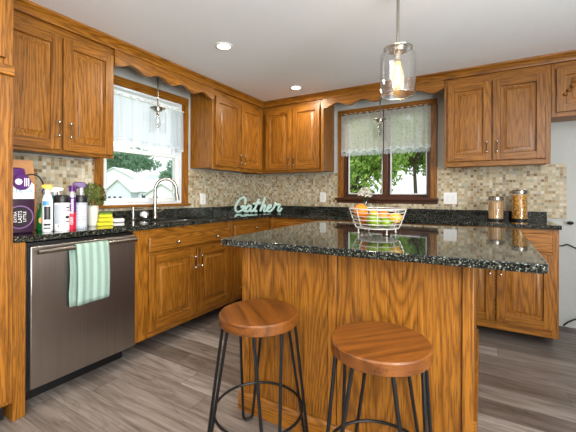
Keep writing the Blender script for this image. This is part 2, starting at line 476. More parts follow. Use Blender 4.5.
w2 = sempty('window_2', (1.72, 0, 1.08))
b = MB()
for (s0, s1) in ((1.184, 1.25), (2.19, 2.25)): b.box((s0, 0, 1.095), (s1, 0.02, 2.05), 0, TB)
b.box((1.184, 0, 2.05), (2.25, 0.02, 2.112), 1, TB)
b.build('casing', [OAK[2], OAK[0]], w2, bevel=0.003)
b = MB(); b.box((1.16, 0, 1.070), (2.268, 0.055, 1.097), 0, TB); b.box((1.17, 0, 1.036), (2.26, 0.02, 1.070), 0, TB); b.build('sill', DARKW, w2, bevel=0.004)
b = MB(); frame_rect(b, TB, WB[0], WB[1], WB[2], WB[3], 0.03, -0.12, -0.002, 0, 0.035, 1)
b.box((1.705, -0.12, 1.11), (1.757, 0.004, 2.02), 0, TB); b.build('frame', [DARKZ, DARKW], w2, bevel=0.003)
for (s0, s1) in ((1.275, 1.705), (1.757, 2.165)):
    b = MB(); frame_rect(b, TB, s0, s1, 1.12, 2.02, 0.016, -0.085, -0.05, 0, 0.016, 1); sash = b.build('sash', [DARKZ, DARKW], w2, bevel=0.003)
    b = MB(); frame_rect(b, TB, s0 + 0.016, s1 - 0.016, 1.136, 2.004, 0.012, -0.062, -0.046); b.build('glazing_bead', VINYL, sash)
    b = MB(); b.box((s0 + 0.016, -0.07, 1.136), (s1 - 0.016, -0.066, 2.004), T=TB); b.build('pane', PANE, sash)
    cx = s0 + 0.06 if s0 < 1.5 else s1 - 0.06
    b = MB(); b.tube([TB(cx, 0.0, 1.125), TB(cx, 0.03, 1.128), TB(cx + 0.05, 0.035, 1.122)], 0.007); b.box((cx - 0.02, -0.03, 1.12), (cx + 0.02, 0.008, 1.135), T=TB); b.build('crank_handle', BLACK, sash)

# ------------------------------------------------------------------ cabinets
def door(parent, T, s0, s1, z0, z1, d, handle=None, name='door', knob=None, fw=0.057, carve=False):
    gs = OAK[1] if T is TL else OAK[0]
    b = MB(); t = 0.020; d = d + 0.0025
    W, Hh = s1 - s0, z1 - z0
    f = min(fw, Hh * 0.3, W * 0.3)
    if name == 'drawer':
        e = 0.009
        rings = [[T(s0, d, z0), T(s1, d, z0), T(s1, d, z1), T(s0, d, z1)],
                 [T(s0, d + t * 0.6, z0), T(s1, d + t * 0.6, z0), T(s1, d + t * 0.6, z1), T(s0, d + t * 0.6, z1)],
                 [T(s0 + e, d + t, z0 + e), T(s1 - e, d + t, z0 + e), T(s1 - e, d + t, z1 - e), T(s0 + e, d + t, z1 - e)]]
        b.loft(rings, 1)
    else:
        b.box((s0, d, z0), (s0 + f, d + t, z1), 0, T); b.box((s1 - f, d, z0), (s1, d + t, z1), 0, T)
        b.box((s0 + f, d, z0), (s1 - f, d + t, z0 + f), 1, T); b.box((s0 + f, d, z1 - f), (s1 - f, d + t, z1), 1, T)
        def ring(k, dd): return [T(s0 + f + k, d + dd, z0 + f + k), T(s1 - f - k, d + dd, z0 + f + k), T(s1 - f - k, d + dd, z1 - f - k), T(s0 + f + k, d + dd, z1 - f - k)]
        sl = min(0.042, (Hh - 2 * f) * 0.3)
        b.loft([ring(0, t), ring(0.004, t - 0.015), ring(0.012, t - 0.0165), ring(sl, t - 0.004), ring(sl + 0.001, t - 0.001)], 0, cap=False)
        b.poly(ring(sl + 0.001, t - 0.001), 0)
    o = b.build(name, [OAK[2], gs], parent, bevel=0.0025)
    if handle:
        hs, hz = handle
        h = MB()
        for k in (-0.042, 0.042):
            h.tube([T(hs, d + t - 0.002, hz + k), T(hs, d + t + 0.024, hz + k)], 0.0055); h.ball(T(hs, d + t + 0.027, hz + k), 0.0095)
        h.tube([T(hs, d + t + 0.026, hz - 0.042), T(hs, d + t + 0.03, hz), T(hs, d + t + 0.026, hz + 0.042)], 0.0032, m=1)
        h.build('handle', [CHROME, PEWTER], o)
    if knob:
        for (ks, kz) in knob:
            h = MB(); h.tube([T(ks, d + t - 0.002, kz), T(ks, d + t + 0.014, kz)], 0.006); h.ball(T(ks, d + t + 0.022, kz), 0.0135)
            h.build('knob', NICKEL, o)
    if carve:
        h = MB()
        cs, cz = (s0 + s1) / 2, (z0 + z1) / 2
        for k in range(9):
            a = 2 * PI * k / 9
            pth = [T(cs + math.cos(a) * r * 1.15, d + t + 0.004, cz + math.sin(a) * r) for r in (0.015, 0.03, 0.05, 0.07)]
            h.tube(pth, [0.008, 0.013, 0.011, 0.003])
        for sx in (-1, 1):
            for k in range(4):
                p0 = (cs + sx * (0.085 + 0.022 * k), cz + 0.05 - 0.03 * k)
                h.ball(T(p0[0], d + t + 0.003, p0[1]), 0.017, sc=(1, 1, 0.8))
        h.ball(T(cs, d + t + 0.006, cz), 0.018)
        h.build('carved_applique', OAK[2], o)
    return o

def wall_cabinet(T, s0, s1, z0, z1, doors, label, depth=0.315, extra=0.0):
    mid = T((s0 + s1) / 2, depth / 2, z0)
    c = thing('wall_cabinet', label, 'cabinet', mid, 'oak wall cabinets')
    gs = OAK[1] if T is TL else OAK[0]
    b = MB(); b.box((s0, 0.009, z0 + 0.012), (s1, depth - 0.02, z1), 0, T)
    b.build('carcass', [OAK[2]], c, bevel=0.002)
    b = MB()
    b.box((s0, depth - 0.02, z0), (s0 + 0.035, depth, z1), 0, T); b.box((s1 - 0.035, depth - 0.02, z0), (s1, depth, z1), 0, T)
    b.box((s0 + 0.035, depth - 0.02, z0), (s1 - 0.035, depth, z0 + 0.04), 1, T); b.box((s0 + 0.035, depth - 0.02, z1 - 0.075), (s1 - 0.035, depth, z1), 1, T)
    dm = (doors[0][1] + doors[-1][0]) / 2 if len(doors) > 1 else s1 - 0.05
    b.box((dm - 0.02, depth - 0.02, z0 + 0.04), (dm + 0.02, depth, z1 - 0.075), 0, T)
    b.build('face_frame', [OAK[2], gs], c, bevel=0.002)
    return c
ZU0, ZU1 = 1.387, 2.183
D = 0.315
c = wall_cabinet(TL, -2.945, -2.226, ZU0, ZU1, [(-2.94, -2.583), (-2.568, -2.24)], 'oak double-door wall cabinet above the cleaning bottles, left of the sink window')
door(c, TL, -2.94, -2.583, 1.408, 2.127, D, (-2.607, 1.535)); door(c, TL, -2.570, -2.238, 1.408, 2.127, D, (-2.537, 1.535))
c = wall_cabinet(TL, -1.195, -0.318, ZU0, ZU1, [(-1.166, -0.768), (-0.75, -0.358)], 'oak double-door wall cabinet right of the sink window, running into the corner')
door(c, TL, -1.166, -0.768, 1.425, 2.122, D, (-0.795, 1.515)); door(c, TL, -0.752, -0.358, 1.425, 2.122, D, (-0.725, 1.515))
c = wall_cabinet(TB, 0.0, 1.133, ZU0, ZU1, [(0.375, 0.733), (0.752, 1.09)], 'oak double-door wall cabinet left of the lace-curtained rear window')
door(c, TB, 0.375, 0.735, 1.420, 2.132, D, (0.708, 1.51)); door(c, TB, 0.752, 1.090, 1.420, 2.132, D, (0.778, 1.51))
c = wall_cabinet(TB, 2.343, 3.12, ZU0, ZU1, [(2.372, 2.706), (2.724, 3.082)], 'oak double-door wall cabinet above the two pasta canisters')
door(c, TB, 2.372, 2.708, 1.433, 2.115, D, (2.677, 1.545)); door(c, TB, 2.722, 3.082, 1.433, 2.115, D, (2.753, 1.545))
c = wall_cabinet(TB, 3.122, 4.0, 1.755, ZU1, [(3.152, 3.55), (3.57, 3.97)], 'short oak cabinet with a carved door above the empty fridge space')
door(c, TB, 3.152, 3.56, 1.79, 2.135, D, carve=True); door(c, TB, 3.575, 3.97, 1.79, 2.135, D, carve=True)

# wavy valance boards over both windows
def valance(T, s0, s1, zf, label, flip):
    n = 96; b = MB()
    lo = [(s0 + (s1 - s0) * i / n) for i in range(n + 1)]
    prof = [(s, zf(s)) for s in lo] + [(s1, 2.183), (s0, 2.183)]
    b.prism([T(s, 0.300, z) for s, z in prof], [T(s, 0.333, z) for s, z in prof])
    o = b.build('window_valance', OAK[1] if T is TL else OAK[0])
    tag(o, label, 'valance board', 'scalloped valance boards'); return o
valance(TL, -2.2255, -1.1955, lambda s: 2.089 - 0.021 * math.cos(2 * PI * (s + 1.956) / 0.25), 'scalloped oak valance board over the sink window with the sheer curtain', 0)
valance(TB, 1.1335, 2.3425, lambda s: 2.1 - 0.022 * math.cos(2 * PI * (s - 1.43) / 0.272), 'scalloped oak valance board over the rear window with the lace curtains', 0)

# base cabinets
TOE = plain('dark_toe_board', srgb(44, 30, 20), 0.6, var=0.15)
ZB1 = 0.883
def base_cabinet(T, s0, s1, label, name='base_cabinet', depth=0.61, zb=0.11, ls=0.04):
    c = thing(name, label, 'cabinet', T((s0 + s1) / 2, depth / 2, 0), 'oak base cabinets')
    gs = OAK[1] if T is TL else OAK[0]
    # open-topped carcass: sides, floor, back, face panel
    b = MB()
    b.box((s0, 0.03, zb), (s0 + 0.018, depth - 0.02, ZB1), 0, T); b.box((s1 - 0.018, 0.03, zb), (s1, depth - 0.02, ZB1), 0, T)
    b.box((s0 + 0.018, 0.03, zb), (s1 - 0.018, depth - 0.02, zb + 0.02), 0, T); b.box((s0 + 0.018, 0.03, zb + 0.02), (s1 - 0.018, 0.042, ZB1), 0, T)
    b.build('carcass', OAK[2], c)
    b = MB(); b.box((s0, depth - 0.02, zb), (s0 + ls, depth, ZB1), 0, T); b.box((s1 - 0.04, depth - 0.02, zb), (s1, depth, ZB1), 0, T)
    b.box((s0 + ls, depth - 0.02, zb), (s1 - 0.04, depth - 0.002, ZB1), 1, T)
    b.build('face_frame', [OAK[2], gs], c, bevel=0.002)
    b = MB(); b.box((s0, depth - 0.24, 0.001), (s1, depth - 0.22, zb - 0.001), 0, T)
    b.build('toe_kick', TOE, c)
    return c
c = base_cabinet(TL, -2.268, -1.252, 'oak sink base cabinet with two doors, right of the dishwasher', ls=0.118)
door(c, TL, -2.155, -1.285, 0.715, 0.822, 0.61, name='drawer', knob=[(-1.915, 0.766), (-1.478, 0.766)])
door(c, TL, -2.155, -1.716, 0.160, 0.690, 0.61, (-1.745, 0.585)); door(c, TL, -1.700, -1.285, 0.160, 0.690, 0.61, (-1.672, 0.585))
c = base_cabinet(TL, -1.25, -0.612, 'oak base cabinet with one drawer between sink cabinet and corner')
door(c, TL, -1.222, -0.665, 0.715, 0.835, 0.61, name='drawer', knob=[(-0.897, 0.79)])
door(c, TL, -1.222, -0.665, 0.160, 0.690, 0.61, (-0.70, 0.585))
c = base_cabinet(TB, 0.612, 1.50, 'oak base cabinet on back wall beside the corner, mostly behind the island')
door(c, TB, 0.70, 1.48, 0.715, 0.835, 0.61, name='drawer', knob=[(1.09, 0.79)])
door(c, TB, 0.70, 1.085, 0.160, 0.690, 0.61, (1.06, 0.585)); door(c, TB, 1.10, 1.48, 0.160, 0.690, 0.61, (1.125, 0.585))
c = base_cabinet(TB, 1.502, 2.348, 'oak base cabinet under the rear window, hidden behind the island')
door(c, TB, 1.53, 1.92, 0.160, 0.835, 0.61); door(c, TB, 1.935, 2.32, 0.160, 0.835, 0.61)
c = base_cabinet(TB, 2.35, 3.128, 'oak base cabinet at the right end, under the two pasta canisters', zb=0.085)
door(c, TB, 2.385, 2.728, 0.715, 0.845, 0.61, name='drawer'); door(c, TB, 2.745, 3.092, 0.712, 0.85, 0.61, name='drawer')
door(c, TB, 2.385, 2.728, 0.150, 0.690, 0.61, (2.70, 0.565)); door(c, TB, 2.745, 3.095, 0.150, 0.690, 0.61, (2.772, 0.565))

# tall pantry at the left edge of the frame
c = thing('pantry_cabinet', 'tall oak pantry cabinet cut off by the left edge of the photo', 'cabinet', (0.33, -3.3, 0))
b = MB(); b.box((0.01, -3.65, 0.1), (0.636, -2.949, 2.2465)); b.build('carcass', OAK[2], c)
b = MB(); b.box((0.636, -2.989, 0.1), (0.655, -2.949, 2.2465), 0); b.box((0.636, -3.65, 0.1), (0.655, -3.61, 2.2465), 0)
b.box((0.636, -3.61, 0.1), (0.654, -2.989, 2.2465), 0)
b.build('face_frame', OAK[2], c, bevel=0.002)
door(c, TL, -3.62, -2.985, 1.78, 2.16, 0.655); door(c, TL, -3.62, -2.975, 0.13, 1.69, 0.655)
b = MB(); b.box((0.655, -3.65, 1.70), (0.672, -2.947, 1.752)); b.build('rail_moulding', OAK[1], c, bevel=0.006)
b = MB(); b.box((0.06, -3.65, 0.001), (0.585, -2.96, 0.1)); b.build('toe_kick', BLACK, c)
c = thing('filler_panel', 'narrow oak filler panel to the floor between pantry and dishwasher', 'panel', (0.64, -2.92, 0))
b = MB(); b.box((0.05, -2.947, 0.001), (0.648, -2.892, 0.883)); b.build('panel', OAK[2], c, bevel=0.003)

# ------------------------------------------------------------------ worktop (L), sink
c = thing('kitchen_worktop', 'L-shaped dark green granite worktop along the left and back walls', 'worktop', (0.33, -0.33, 0.884))
Z0, Z1 = 0.884, 0.914
b = MB()
SK = (0.14, 0.54, -2.02, -1.37)        # sink cut-out x0 x1 y0 y1
for (x0, x1, y0, y1) in ((0.021, 0.65, -2.946, SK[2]), (0.021, SK[0], SK[2], SK[3]), (SK[1], 0.65, SK[2], SK[3]), (0.021, 0.65, SK[3], -0.021), (0.65, 3.137, -0.65, -0.021)):
    b.box((x0, y0, Z0), (x1, y1, Z1))
bmesh.ops.remove_doubles(b.bm, verts=b.bm.verts, dist=1e-5)
bmesh.ops.delete(b.bm, geom=[f for f in b.bm.faces if False], context='FACES')
b.build('slab', GRANITE, c)
b = MB(); b.box((0.0085, -2.946, Z0), (0.0208, -0.0085, 0.987)); b.box((0.0208, -0.0208, Z0), (3.137, -0.0085, 0.987)); b.build('upstand', GRANITE, c, bevel=0.002)
c = thing('kitchen_sink', 'stainless undermount sink set into the worktop below the window', 'sink', (0.34, -1.7, 0.884))
b = MB(); x0, x1, y0, y1 = SK; zt, zb = 0.8835, 0.70
def rr(x0, x1, y0, y1, r, z, n=5):
    out = []
    for (cx, cy, a0) in ((x1 - r, y1 - r, 0), (x0 + r, y1 - r, PI / 2), (x0 + r, y0 + r, PI), (x1 - r, y0 + r, 3 * PI / 2)):
        for k in range(n + 1):
            a = a0 + PI / 2 * k / n; out.append((cx + r * math.cos(a), cy + r * math.sin(a), z))
    return out
b.loft([rr(x0 - 0.015, x1 + 0.015, y0 - 0.015, y1 + 0.015, 0.05, zt), rr(x0 + 0.004, x1 - 0.004, y0 + 0.004, y1 - 0.004, 0.05, zt), rr(x0 + 0.01, x1 - 0.01, y0 + 0.01, y1 - 0.01, 0.05, zb + 0.02), rr(x0 + 0.04, x1 - 0.04, y0 + 0.04, y1 - 0.04, 0.05, zb)], cap=False, smooth=True)
b.poly(rr(x0 + 0.04, x1 - 0.04, y0 + 0.04, y1 - 0.04, 0.05, zb))
b.build('basin', STEEL, c)

# ------------------------------------------------------------------ dishwasher and towel
c = thing('dishwasher', 'stainless steel dishwasher with a towel over its bar handle', 'dishwasher', (0.33, -2.58, 0))
b = MB(); b.box((0.06, -2.888, 0.10), (0.612, -2.272, 0.872)); b.build('tub', BLACK, c)
b = MB(); b.box((0.612, -2.872, 0.118), (0.648, -2.276, 0.856)); b.build('door', STEEL, c, bevel=0.005)
b = MB(); b.box((0.45, -2.885, 0.001), (0.50, -2.272, 0.10)); b.build('toe_kick', BLACK, c)
b = MB(); b.tube([(0.692, -2.858, 0.831), (0.692, -2.30, 0.831)], 0.0135, 12)
for y in (-2.835, -2.325): b.tube([(0.645, y, 0.831), (0.692, y, 0.831)], 0.008, 10)
b.build('bar_handle', NICKEL, c)
TOWEL = stripes('mint_striped_cotton', 1, 0.042, srgb(94, 126, 114), srgb(132, 162, 148))
def towel():
    b = MB(); nY = 16; path = []
    for k in range(9): path.append((0.672 - 0.006 * math.sin(k), 0.50 + (0.825 - 0.50) * k / 8, -1))
    for k in range(1, 8):
        a = PI - PI * k / 8; path.append((0.692 + 0.0165 * math.cos(a), 0.831 + 0.0165 * math.sin(a), 0))
    for k in range(11): path.append((0.7095 + 0.012 * math.sin(k * 0.28), 0.825 - (0.825 - 0.508) * k / 10, 1))
    grid = []
    for (x, z, side) in path:
        row = []
        for j in range(nY + 1):
            f = j / nY
            w = 0.004 * math.sin(f * 9 + 1) * (1 if side > 0 else 0.3) * min(1, max(0, (0.83 - z) * 8))
            y0 = -2.680 + (0.0 if side >= 0 else -0.018); y1 = -2.496 + (0 if side >= 0 else 0.0)
            spread = 1 + 0.03 * (0.83 - z) if side > 0 else 1
            yc = (y0 + y1) / 2
            row.append((x + w, yc + (y0 + (y1 - y0) * f - yc) * spread, z + (0.006 * f if side > 0 and z < 0.52 else 0)))
        grid.append(row)
    b.loft(grid, closed=False, cap=False, smooth=True)
    o = b.build('dish_towel', TOWEL)
    so = o.modifiers.new('thickness', 'SOLIDIFY'); so.thickness = 0.004; so.offset = 0
    return tag(o, 'mint green striped dish towel hanging over the dishwasher handle', 'towel')
towel()

# ------------------------------------------------------------------ faucet and things round the sink
c = thing('kitchen_faucet', 'brushed nickel gooseneck faucet behind the sink', 'faucet', (0.09, -1.69, 0.914))
b = MB(); b.lathe([(0.027, 0.9145), (0.027, 0.925), (0.021, 0.935), (0.018, 1.0), (0.016, 1.02)], (0.09, -1.69, 0), 20); b.build('base', NICKEL, c)
g = []
R_ = 0.092; dx, dy = 0.66, 0.75
for k in range(4): g.append((0.09, -1.69, 1.0 + 0.05 * k))
for k in range(1, 15):
    a = PI - PI * 1.06 * k / 14
    u = R_ + R_ * math.cos(a); g.append((0.09 + dx * u, -1.69 + dy * u, 1.165 + R_ * 1.12 * math.sin(a)))
b = MB(); b.tube(g, 0.0145, 12); b.build('spout', NICKEL, c)
e = Vector(g[-1]); b = MB(); b.tube([e + Vector((-0.001, 0, 0.004)), e + Vector((0.004, 0.003, -0.03)), e + Vector((0.008, 0.007, -0.075))], [0.0155, 0.019, 0.021], 14); b.build('spray_head', NICKEL, c)
b = MB(); b.tube([(0.09, -1.674, 0.965), (0.092, -1.64, 0.968), (0.10, -1.60, 0.99), (0.105, -1.575, 1.018)], [0.009, 0.008, 0.006, 0.007], 10); b.build('lever', NICKEL, c)
c = thing('soap_dispenser', 'slim brushed metal soap dispenser left of the faucet', 'soap dispenser', (0.13, -1.935, 0.914))
b = MB(); b.lathe([(0.018, 0.9145), (0.018, 0.925), (0.0125, 0.93), (0.0125, 1.0), (0.015, 1.003), (0.015, 1.018), (0.004, 1.02)], (0.13, -1.935, 0), 16); b.build('pump_body', NICKEL, c)
b = MB(); b.tube([(0.13, -1.935, 1.008), (0.155, -1.915, 1.012), (0.185, -1.89, 1.006)], 0.0055, 8); b.build('nozzle', NICKEL, c)
M = Matrix.Translation((0.075, -1.79, 0.951)) @ Matrix.Rotation(math.radians(52), 4, 'Z') @ Matrix.Rotation(math.radians(74), 4, 'X')
c = thing('sink_strainer', 'round chrome sink strainer standing up beside the faucet', 'strainer', (0.075, -1.79, 0.914))
b = MB(); b.lathe([(0.036, -0.004), (0.038, 0.0), (0.034, 0.006), (0.026, 0.002), (0.024, -0.008)], (0, 0, 0), 24, M=M); b.build('dish', CHROME, c)
b = MB(); b.lathe([(0.007, -0.008), (0.007, 0.012), (0.011, 0.016), (0.008, 0.024)], (0, 0, 0), 12, M=M); b.build('knob', CHROME, c)

# ------------------------------------------------------------------ cleaning things on the left worktop
def mat(n, r, g_, b_, rough=0.4, **k): return plain(n, srgb(r, g_, b_), rough, **k)
PURPLE = mat('purple_plastic', 74, 14, 100, 0.4); DPURP = mat('dark_purple_print', 46, 20, 44, 0.35); LILAC = mat('lilac_print', 128, 92, 140)
KRAFT = mat('kraft_paper', 176, 128, 84, 0.85); GREEN = mat('green_plastic', 22, 104, 46, 0.3); YELLOW = mat('yellow_plastic', 236, 178, 30)
NAVY = mat('navy_plastic', 22, 34, 84); TEAL = mat('teal_plastic', 30, 140, 152, 0.3); RED = mat('red_print', 190, 26, 54, 0.35)
GREYP = mat('grey_plastic', 172, 178, 188, 0.4); SILVER = mat('silver_foil', 200, 200, 205, 0.25, 0.7) if False else plain('silver_foil', srgb(196, 198, 202), 0.3, 0.6)
MAG = mat('magenta_print', 170, 26, 80); BLUEP = mat('pale_blue_print', 84, 148, 204); INK = mat('ink_black', 26, 26, 32)
SPY = mat('yellow_sponge_foam', 224, 210, 48, 0.9, var=0.15, scale=200); SPG = mat('green_scouring_pad', 96, 128, 34, 0.95, var=0.2, scale=200)
SPD = mat('dark_yellow_pad', 176, 164, 30, 0.95, var=0.2, scale=200); CREAMY = mat('cream_ceramic', 214, 212, 200, 0.4)

def facing(p, ang=None):      # frame on a surface facing the room: +X to the viewer's right, +Y up, +Z out
    a = math.radians(30) if ang is None else ang
    return Matrix.Translation(p) @ Matrix.Rotation(a, 4, 'Z') @ Matrix.Rotation(PI / 2, 4, 'X')
LA = math.radians(65)         # direction the bottles' fronts look: towards the middle of the room
def on_round(cx, cy, r, z, turn=0.0):
    a = LA + turn
    return facing((cx + math.sin(a) * r, cy - math.cos(a) * r, z), a)

def flip_flat(w, h, n, p, ang): return None

# paper bag
c = thing('paper_bag', 'plain brown kraft paper bag standing behind the purple jug', 'paper bag', (0.30, -2.83, 0.914))
b = MB(); x0, x1, y0, y1 = 0.24, 0.36, -2.925, -2.722
b.loft([[(x0, y0, 0.9145), (x1, y0, 0.9145), (x1, y1, 0.9145), (x0, y1, 0.9145)], [(x0 + .004, y0, 1.15), (x1, y0 + .004, 1.15), (x1 - .004, y1 - .004, 1.15), (x0, y1, 1.15)],
        [(x0 + .03, y0 + .003, 1.3), (x1 - .035, y0, 1.302), (x1 - .04, y1 - .006, 1.306), (x0 + .03, y1, 1.3)], [(x0 + .045, y0 + .003, 1.325), (x1 - .05, y0, 1.322), (x1 - .05, y1 - .006, 1.327), (x0 + .05, y1, 1.325)]])
b.build('bag', KRAFT, c, bevel=0.004)
# purple jug
c = thing('detergent_jug', 'large dark purple and white jug beside the pantry, with a round purple tag', 'jug', (0.47, -2.87, 0.914))
x0, x1, y0, y1 = 0.42, 0.515, -2.936, -2.795
def sq(x0, x1, y0, y1, z, r=0.02): return rr(x0, x1, y0, y1, r, z, 4)
b = MB(); b.loft([sq(x0 + .006, x1 - .006, y0 + .006, y1 - .006, 0.9145), sq(x0, x1, y0, y1, 0.922), sq(x0, x1, y0, y1, 1.10)], smooth=True); b.build('body', DPURP, c)
b = MB(); b.loft([sq(x0, x1, y0, y1, 1.1005), sq(x0, x1, y0, y1, 1.178), sq(x0 + .008, x1 - .008, y0 + .005, y1 - .008, 1.19)], smooth=True); b.build('white_shoulder', WHITE, c)
b = MB(); b.loft([sq(x0 + .012, x1 - .012, y0 + .005, y1 - .012, 1.1905), sq(x0 + .014, x1 - .014, y0 + .008, y1 - .036, 1.235), sq(x0 + .018, x1 - .018, y0 + .012, y1 - .040, 1.262), sq(x0 + .026, x1 - .026, y0 + .02, y1 - .05, 1.268)], smooth=True); b.build('cap', PURPLE, c)
Mx = lambda y, z, x=x1: Matrix.Translation((x, y, z)) @ Matrix.Rotation(PI / 2, 4, 'Z') @ Matrix.Rotation(PI / 2, 4, 'X')
b = MB(); b.lathe([(0.062, 0), (0.062, 0.0012), (0.056, 0.0018)], (0, 0, 0), 40, 0, True, Mx(-2.868, 1.003)); b.build('round_badge_edge', LILAC, c)
b = MB(); b.lathe([(0.056, 0.0012), (0.056, 0.0024)], (0, 0, 0), 40, 0, True, Mx(-2.868, 1.003)); b.build('round_badge', mat('near_black_purple', 30, 16, 30), c)
b = MB()
for k, (tx, sz) in enumerate((('EXTRA', 0.019), ('LASTS', 0.024), ('LITTLE', 0.019))):
    b.text(tx, sz, Mx(-2.889 + 0.021 * k, 1.005) @ Matrix.Translation((0, 0, 0.003)) @ Matrix.Rotation(PI / 2, 4, 'Z'), 0.0006)
b.build('badge_lettering', WHITE, c)
b = MB(); b.text('A-16 5A', 0.034, Mx(-2.866, 1.142) @ Matrix.Translation((0, 0, 0.001)), 0.0008); b.build('blue_lettering', BLUEP, c)
b = MB(); b.lathe([(0.040, 0), (0.042, 0.004), (0.040, 0.008)], (0, 0, 0), 32, 0, True, Mx(-2.862, 1.19, x1 + .003)); tg = b.build('tag', PURPLE, c)
b = MB(); b.lathe([(0.016, 0), (0.016, 0.0095)], (0, 0, 0), 24, 0, True, Mx(-2.878, 1.192, x1 + .003)); 
for k in range(3): b.box((x1 + .0105, -2.853 + .009 * k, 1.168), (x1 + .0115, -2.849 + .009 * k, 1.212))
b.build('tag_print', WHITE, tg)
b = MB(); b.tube(smooth_path([(0.46, -2.835, 1.222), (0.475, -2.80, 1.236), (0.485, -2.772, 1.226), (0.49, -2.755, 1.2), (0.492, -2.75, 1.18)]), 0.0042, 8); b.build('strap', INK, c)
# green bottle
def bottle(name, label, cat, cx, cy, parts, group=None):
    c = thing(name, label, cat, (cx, cy, 0.914), group)
    made = {}
    for (pn, prof, m) in parts:
        b = MB(); b.lathe(prof, (cx, cy, 0), 24); made[pn] = b.build(pn, m, c)
    return c, made
G = 'cleaning products on the worktop'
c, _ = bottle('soap_bottle', 'small green dish soap bottle between purple jug and white spray bottle', 'bottle', 0.435, -2.733,
    [('body', [(0.02, 0.9145), (0.024, 0.92), (0.024, 1.0), (0.02, 1.03), (0.009, 1.045)], GREEN), ('cap', [(0.010, 1.045), (0.010, 1.066), (0.006, 1.072)], GREEN)], G)
b = MB(); M = on_round(0.435, -2.733, 0.0243, 0.975)
b.lathe([(0.014, -0.002), (0.014, 0.0006)], (0, 0, 0), 20, 0, True, M @ Matrix.Diagonal((0.9, 1.3, 1, 1))); b.build('label_print', YELLOW, c)

def trigger(c, cx, cy, z, mh, mt, ang=LA, s=1.0, reach=0.045):
    # spray head: body + nozzle + trigger, pointing along the wall to the viewer's left
    d = Vector((math.cos(ang + PI), math.sin(ang + PI), 0))
    n = Vector((-d.y, d.x, 0))
    P = Vector((cx, cy, z))
    b = MB()
    b.loft([[P + d * (a * s) + n * (w * s) + Vector((0, 0, h * s)) for (w, h) in ((-ww, h0), (ww, h0), (ww, h1), (-ww, h1))]
            for (a, ww, h0, h1) in ((-0.03, 0.008, 0.012, 0.03), (-0.02, 0.011, 0.0, 0.038), (0.012, 0.011, 0.004, 0.04), (reach - 0.008, 0.009, 0.014, 0.036), (reach, 0.008, 0.016, 0.034))])
    hd = b.build('spray_head', mh, c, bevel=0.003)
    b = MB(); b.tube([P + d * 0.018 * s + Vector((0, 0, 0.012 * s)), P + d * 0.03 * s + Vector((0, 0, -0.008 * s)), P + d * 0.028 * s + Vector((0, 0, -0.028 * s))], [0.006 * s, 0.005 * s, 0.004 * s], 8)
    b.build('trigger', mt, c)
# white spray bottle with yellow nozzle
c, _ = bottle('spray_bottle', 'white spray bottle with a yellow and navy trigger, right of the green soap bottle', 'spray bottle', 0.515, -2.738,
    [('body', [(0.023, 0.9145), (0.026, 0.92), (0.026, 1.09), (0.02, 1.115), (0.012, 1.13)], WHITE), ('collar', [(0.0125, 1.13), (0.0125, 1.150), (0.01, 1.152)], WHITE)], G)
trigger(c, 0.515, -2.738, 1.15, YELLOW, NAVY, s=0.8, reach=0.034)
b = MB()
for z, h in ((1.02, 0.075), (0.955, 0.012), (0.935, 0.008)):
    M = on_round(0.515, -2.738, 0.0262, z)
    rings = [[M @ Vector((0.0262 * math.sin(a) , yy, 0.0262 * math.cos(a) - 0.0262 + 0.0005)) for a in [(-0.6 + 1.2 * k / 8) for k in range(9)]] for yy in (-h / 2, h / 2)]
    b.loft(rings, closed=False, cap=False)
b.build('label_print', INK, c)
b = MB(); rings = [[on_round(0.515, -2.738, 0.0262, z) @ Vector((0.0264 * math.sin(a), 0, 0.0264 * math.cos(a) - 0.0262 + 0.0004)) for a in [(-0.9 + 1.2 * k / 8) for k in range(9)]] for z in (1.062, 1.088)]
b.loft(rings, closed=False, cap=False); b.build('blue_band', BLUEP, c)
# teal bottle with white trigger
c, _ = bottle('spray_bottle', 'narrow teal bottle with a small white trigger, behind the white spray bottle', 'spray bottle', 0.45, -2.672,
    [('body', [(0.019, 0.9145), (0.022, 0.92), (0.022, 1.08), (0.016, 1.11), (0.011, 1.12)], TEAL), ('collar', [(0.0115, 1.12), (0.0115, 1.14), (0.01, 1.142)], GREYP)], G)
trigger(c, 0.45, -2.672, 1.138, WHITE, WHITE, ang=LA + PI, s=0.72, reach=0.06)
# wipes canisters
def wipes(cx, cy, r, zt, label, mb, prints):
    c, _ = bottle('wipes_canister', label, 'canister', cx, cy,
        [('body', [(r * 0.96, 0.9145), (r, 0.92), (r, zt - 0.045)], mb), ('lid', [(r * 1.0, zt - 0.0445), (r * 1.02, zt - 0.04), (r * 1.02, zt - 0.006), (r * 0.9, zt), (r * 0.3, zt + 0.001)], BLACK)], G)
    for (nm, z0, z1, a0, a1, m) in prints:
        b = MB(); rings = []
        for z in (z0, z1):
            rings.append([(cx + (r + 0.0006) * math.sin(LA + a), cy - (r + 0.0006) * math.cos(LA + a), z) for a in [a0 + (a1 - a0) * k / 10 for k in range(11)]])
        b.loft(rings, closed=False, cap=False, smooth=True); b.build(nm, m, c)
    return c
c = wipes(0.515, -2.663, 0.0385, 1.121, 'white wipes canister with black lid and grey label panel, left of the purple aerosol', WHITE,
      [('label_panel', 0.955, 1.065, -1.0, 0.05, GREYP), ('print_bar', 1.045, 1.053, 0.55, 1.1, INK), ('print_bar', 1.03, 1.036, 0.6, 1.1, MAG), ('print_bar', 0.985, 1.0, 0.45, 1.1, INK), ('print_bar', 0.963, 0.969, 0.5, 1.1, INK)])
b = MB(); M = on_round(0.515, -2.663, 0.0386, 0.94, -0.45)
b.text('8', 0.022, M, 0.0006, wrap=0.0385); b.build('label_print', INK, c)
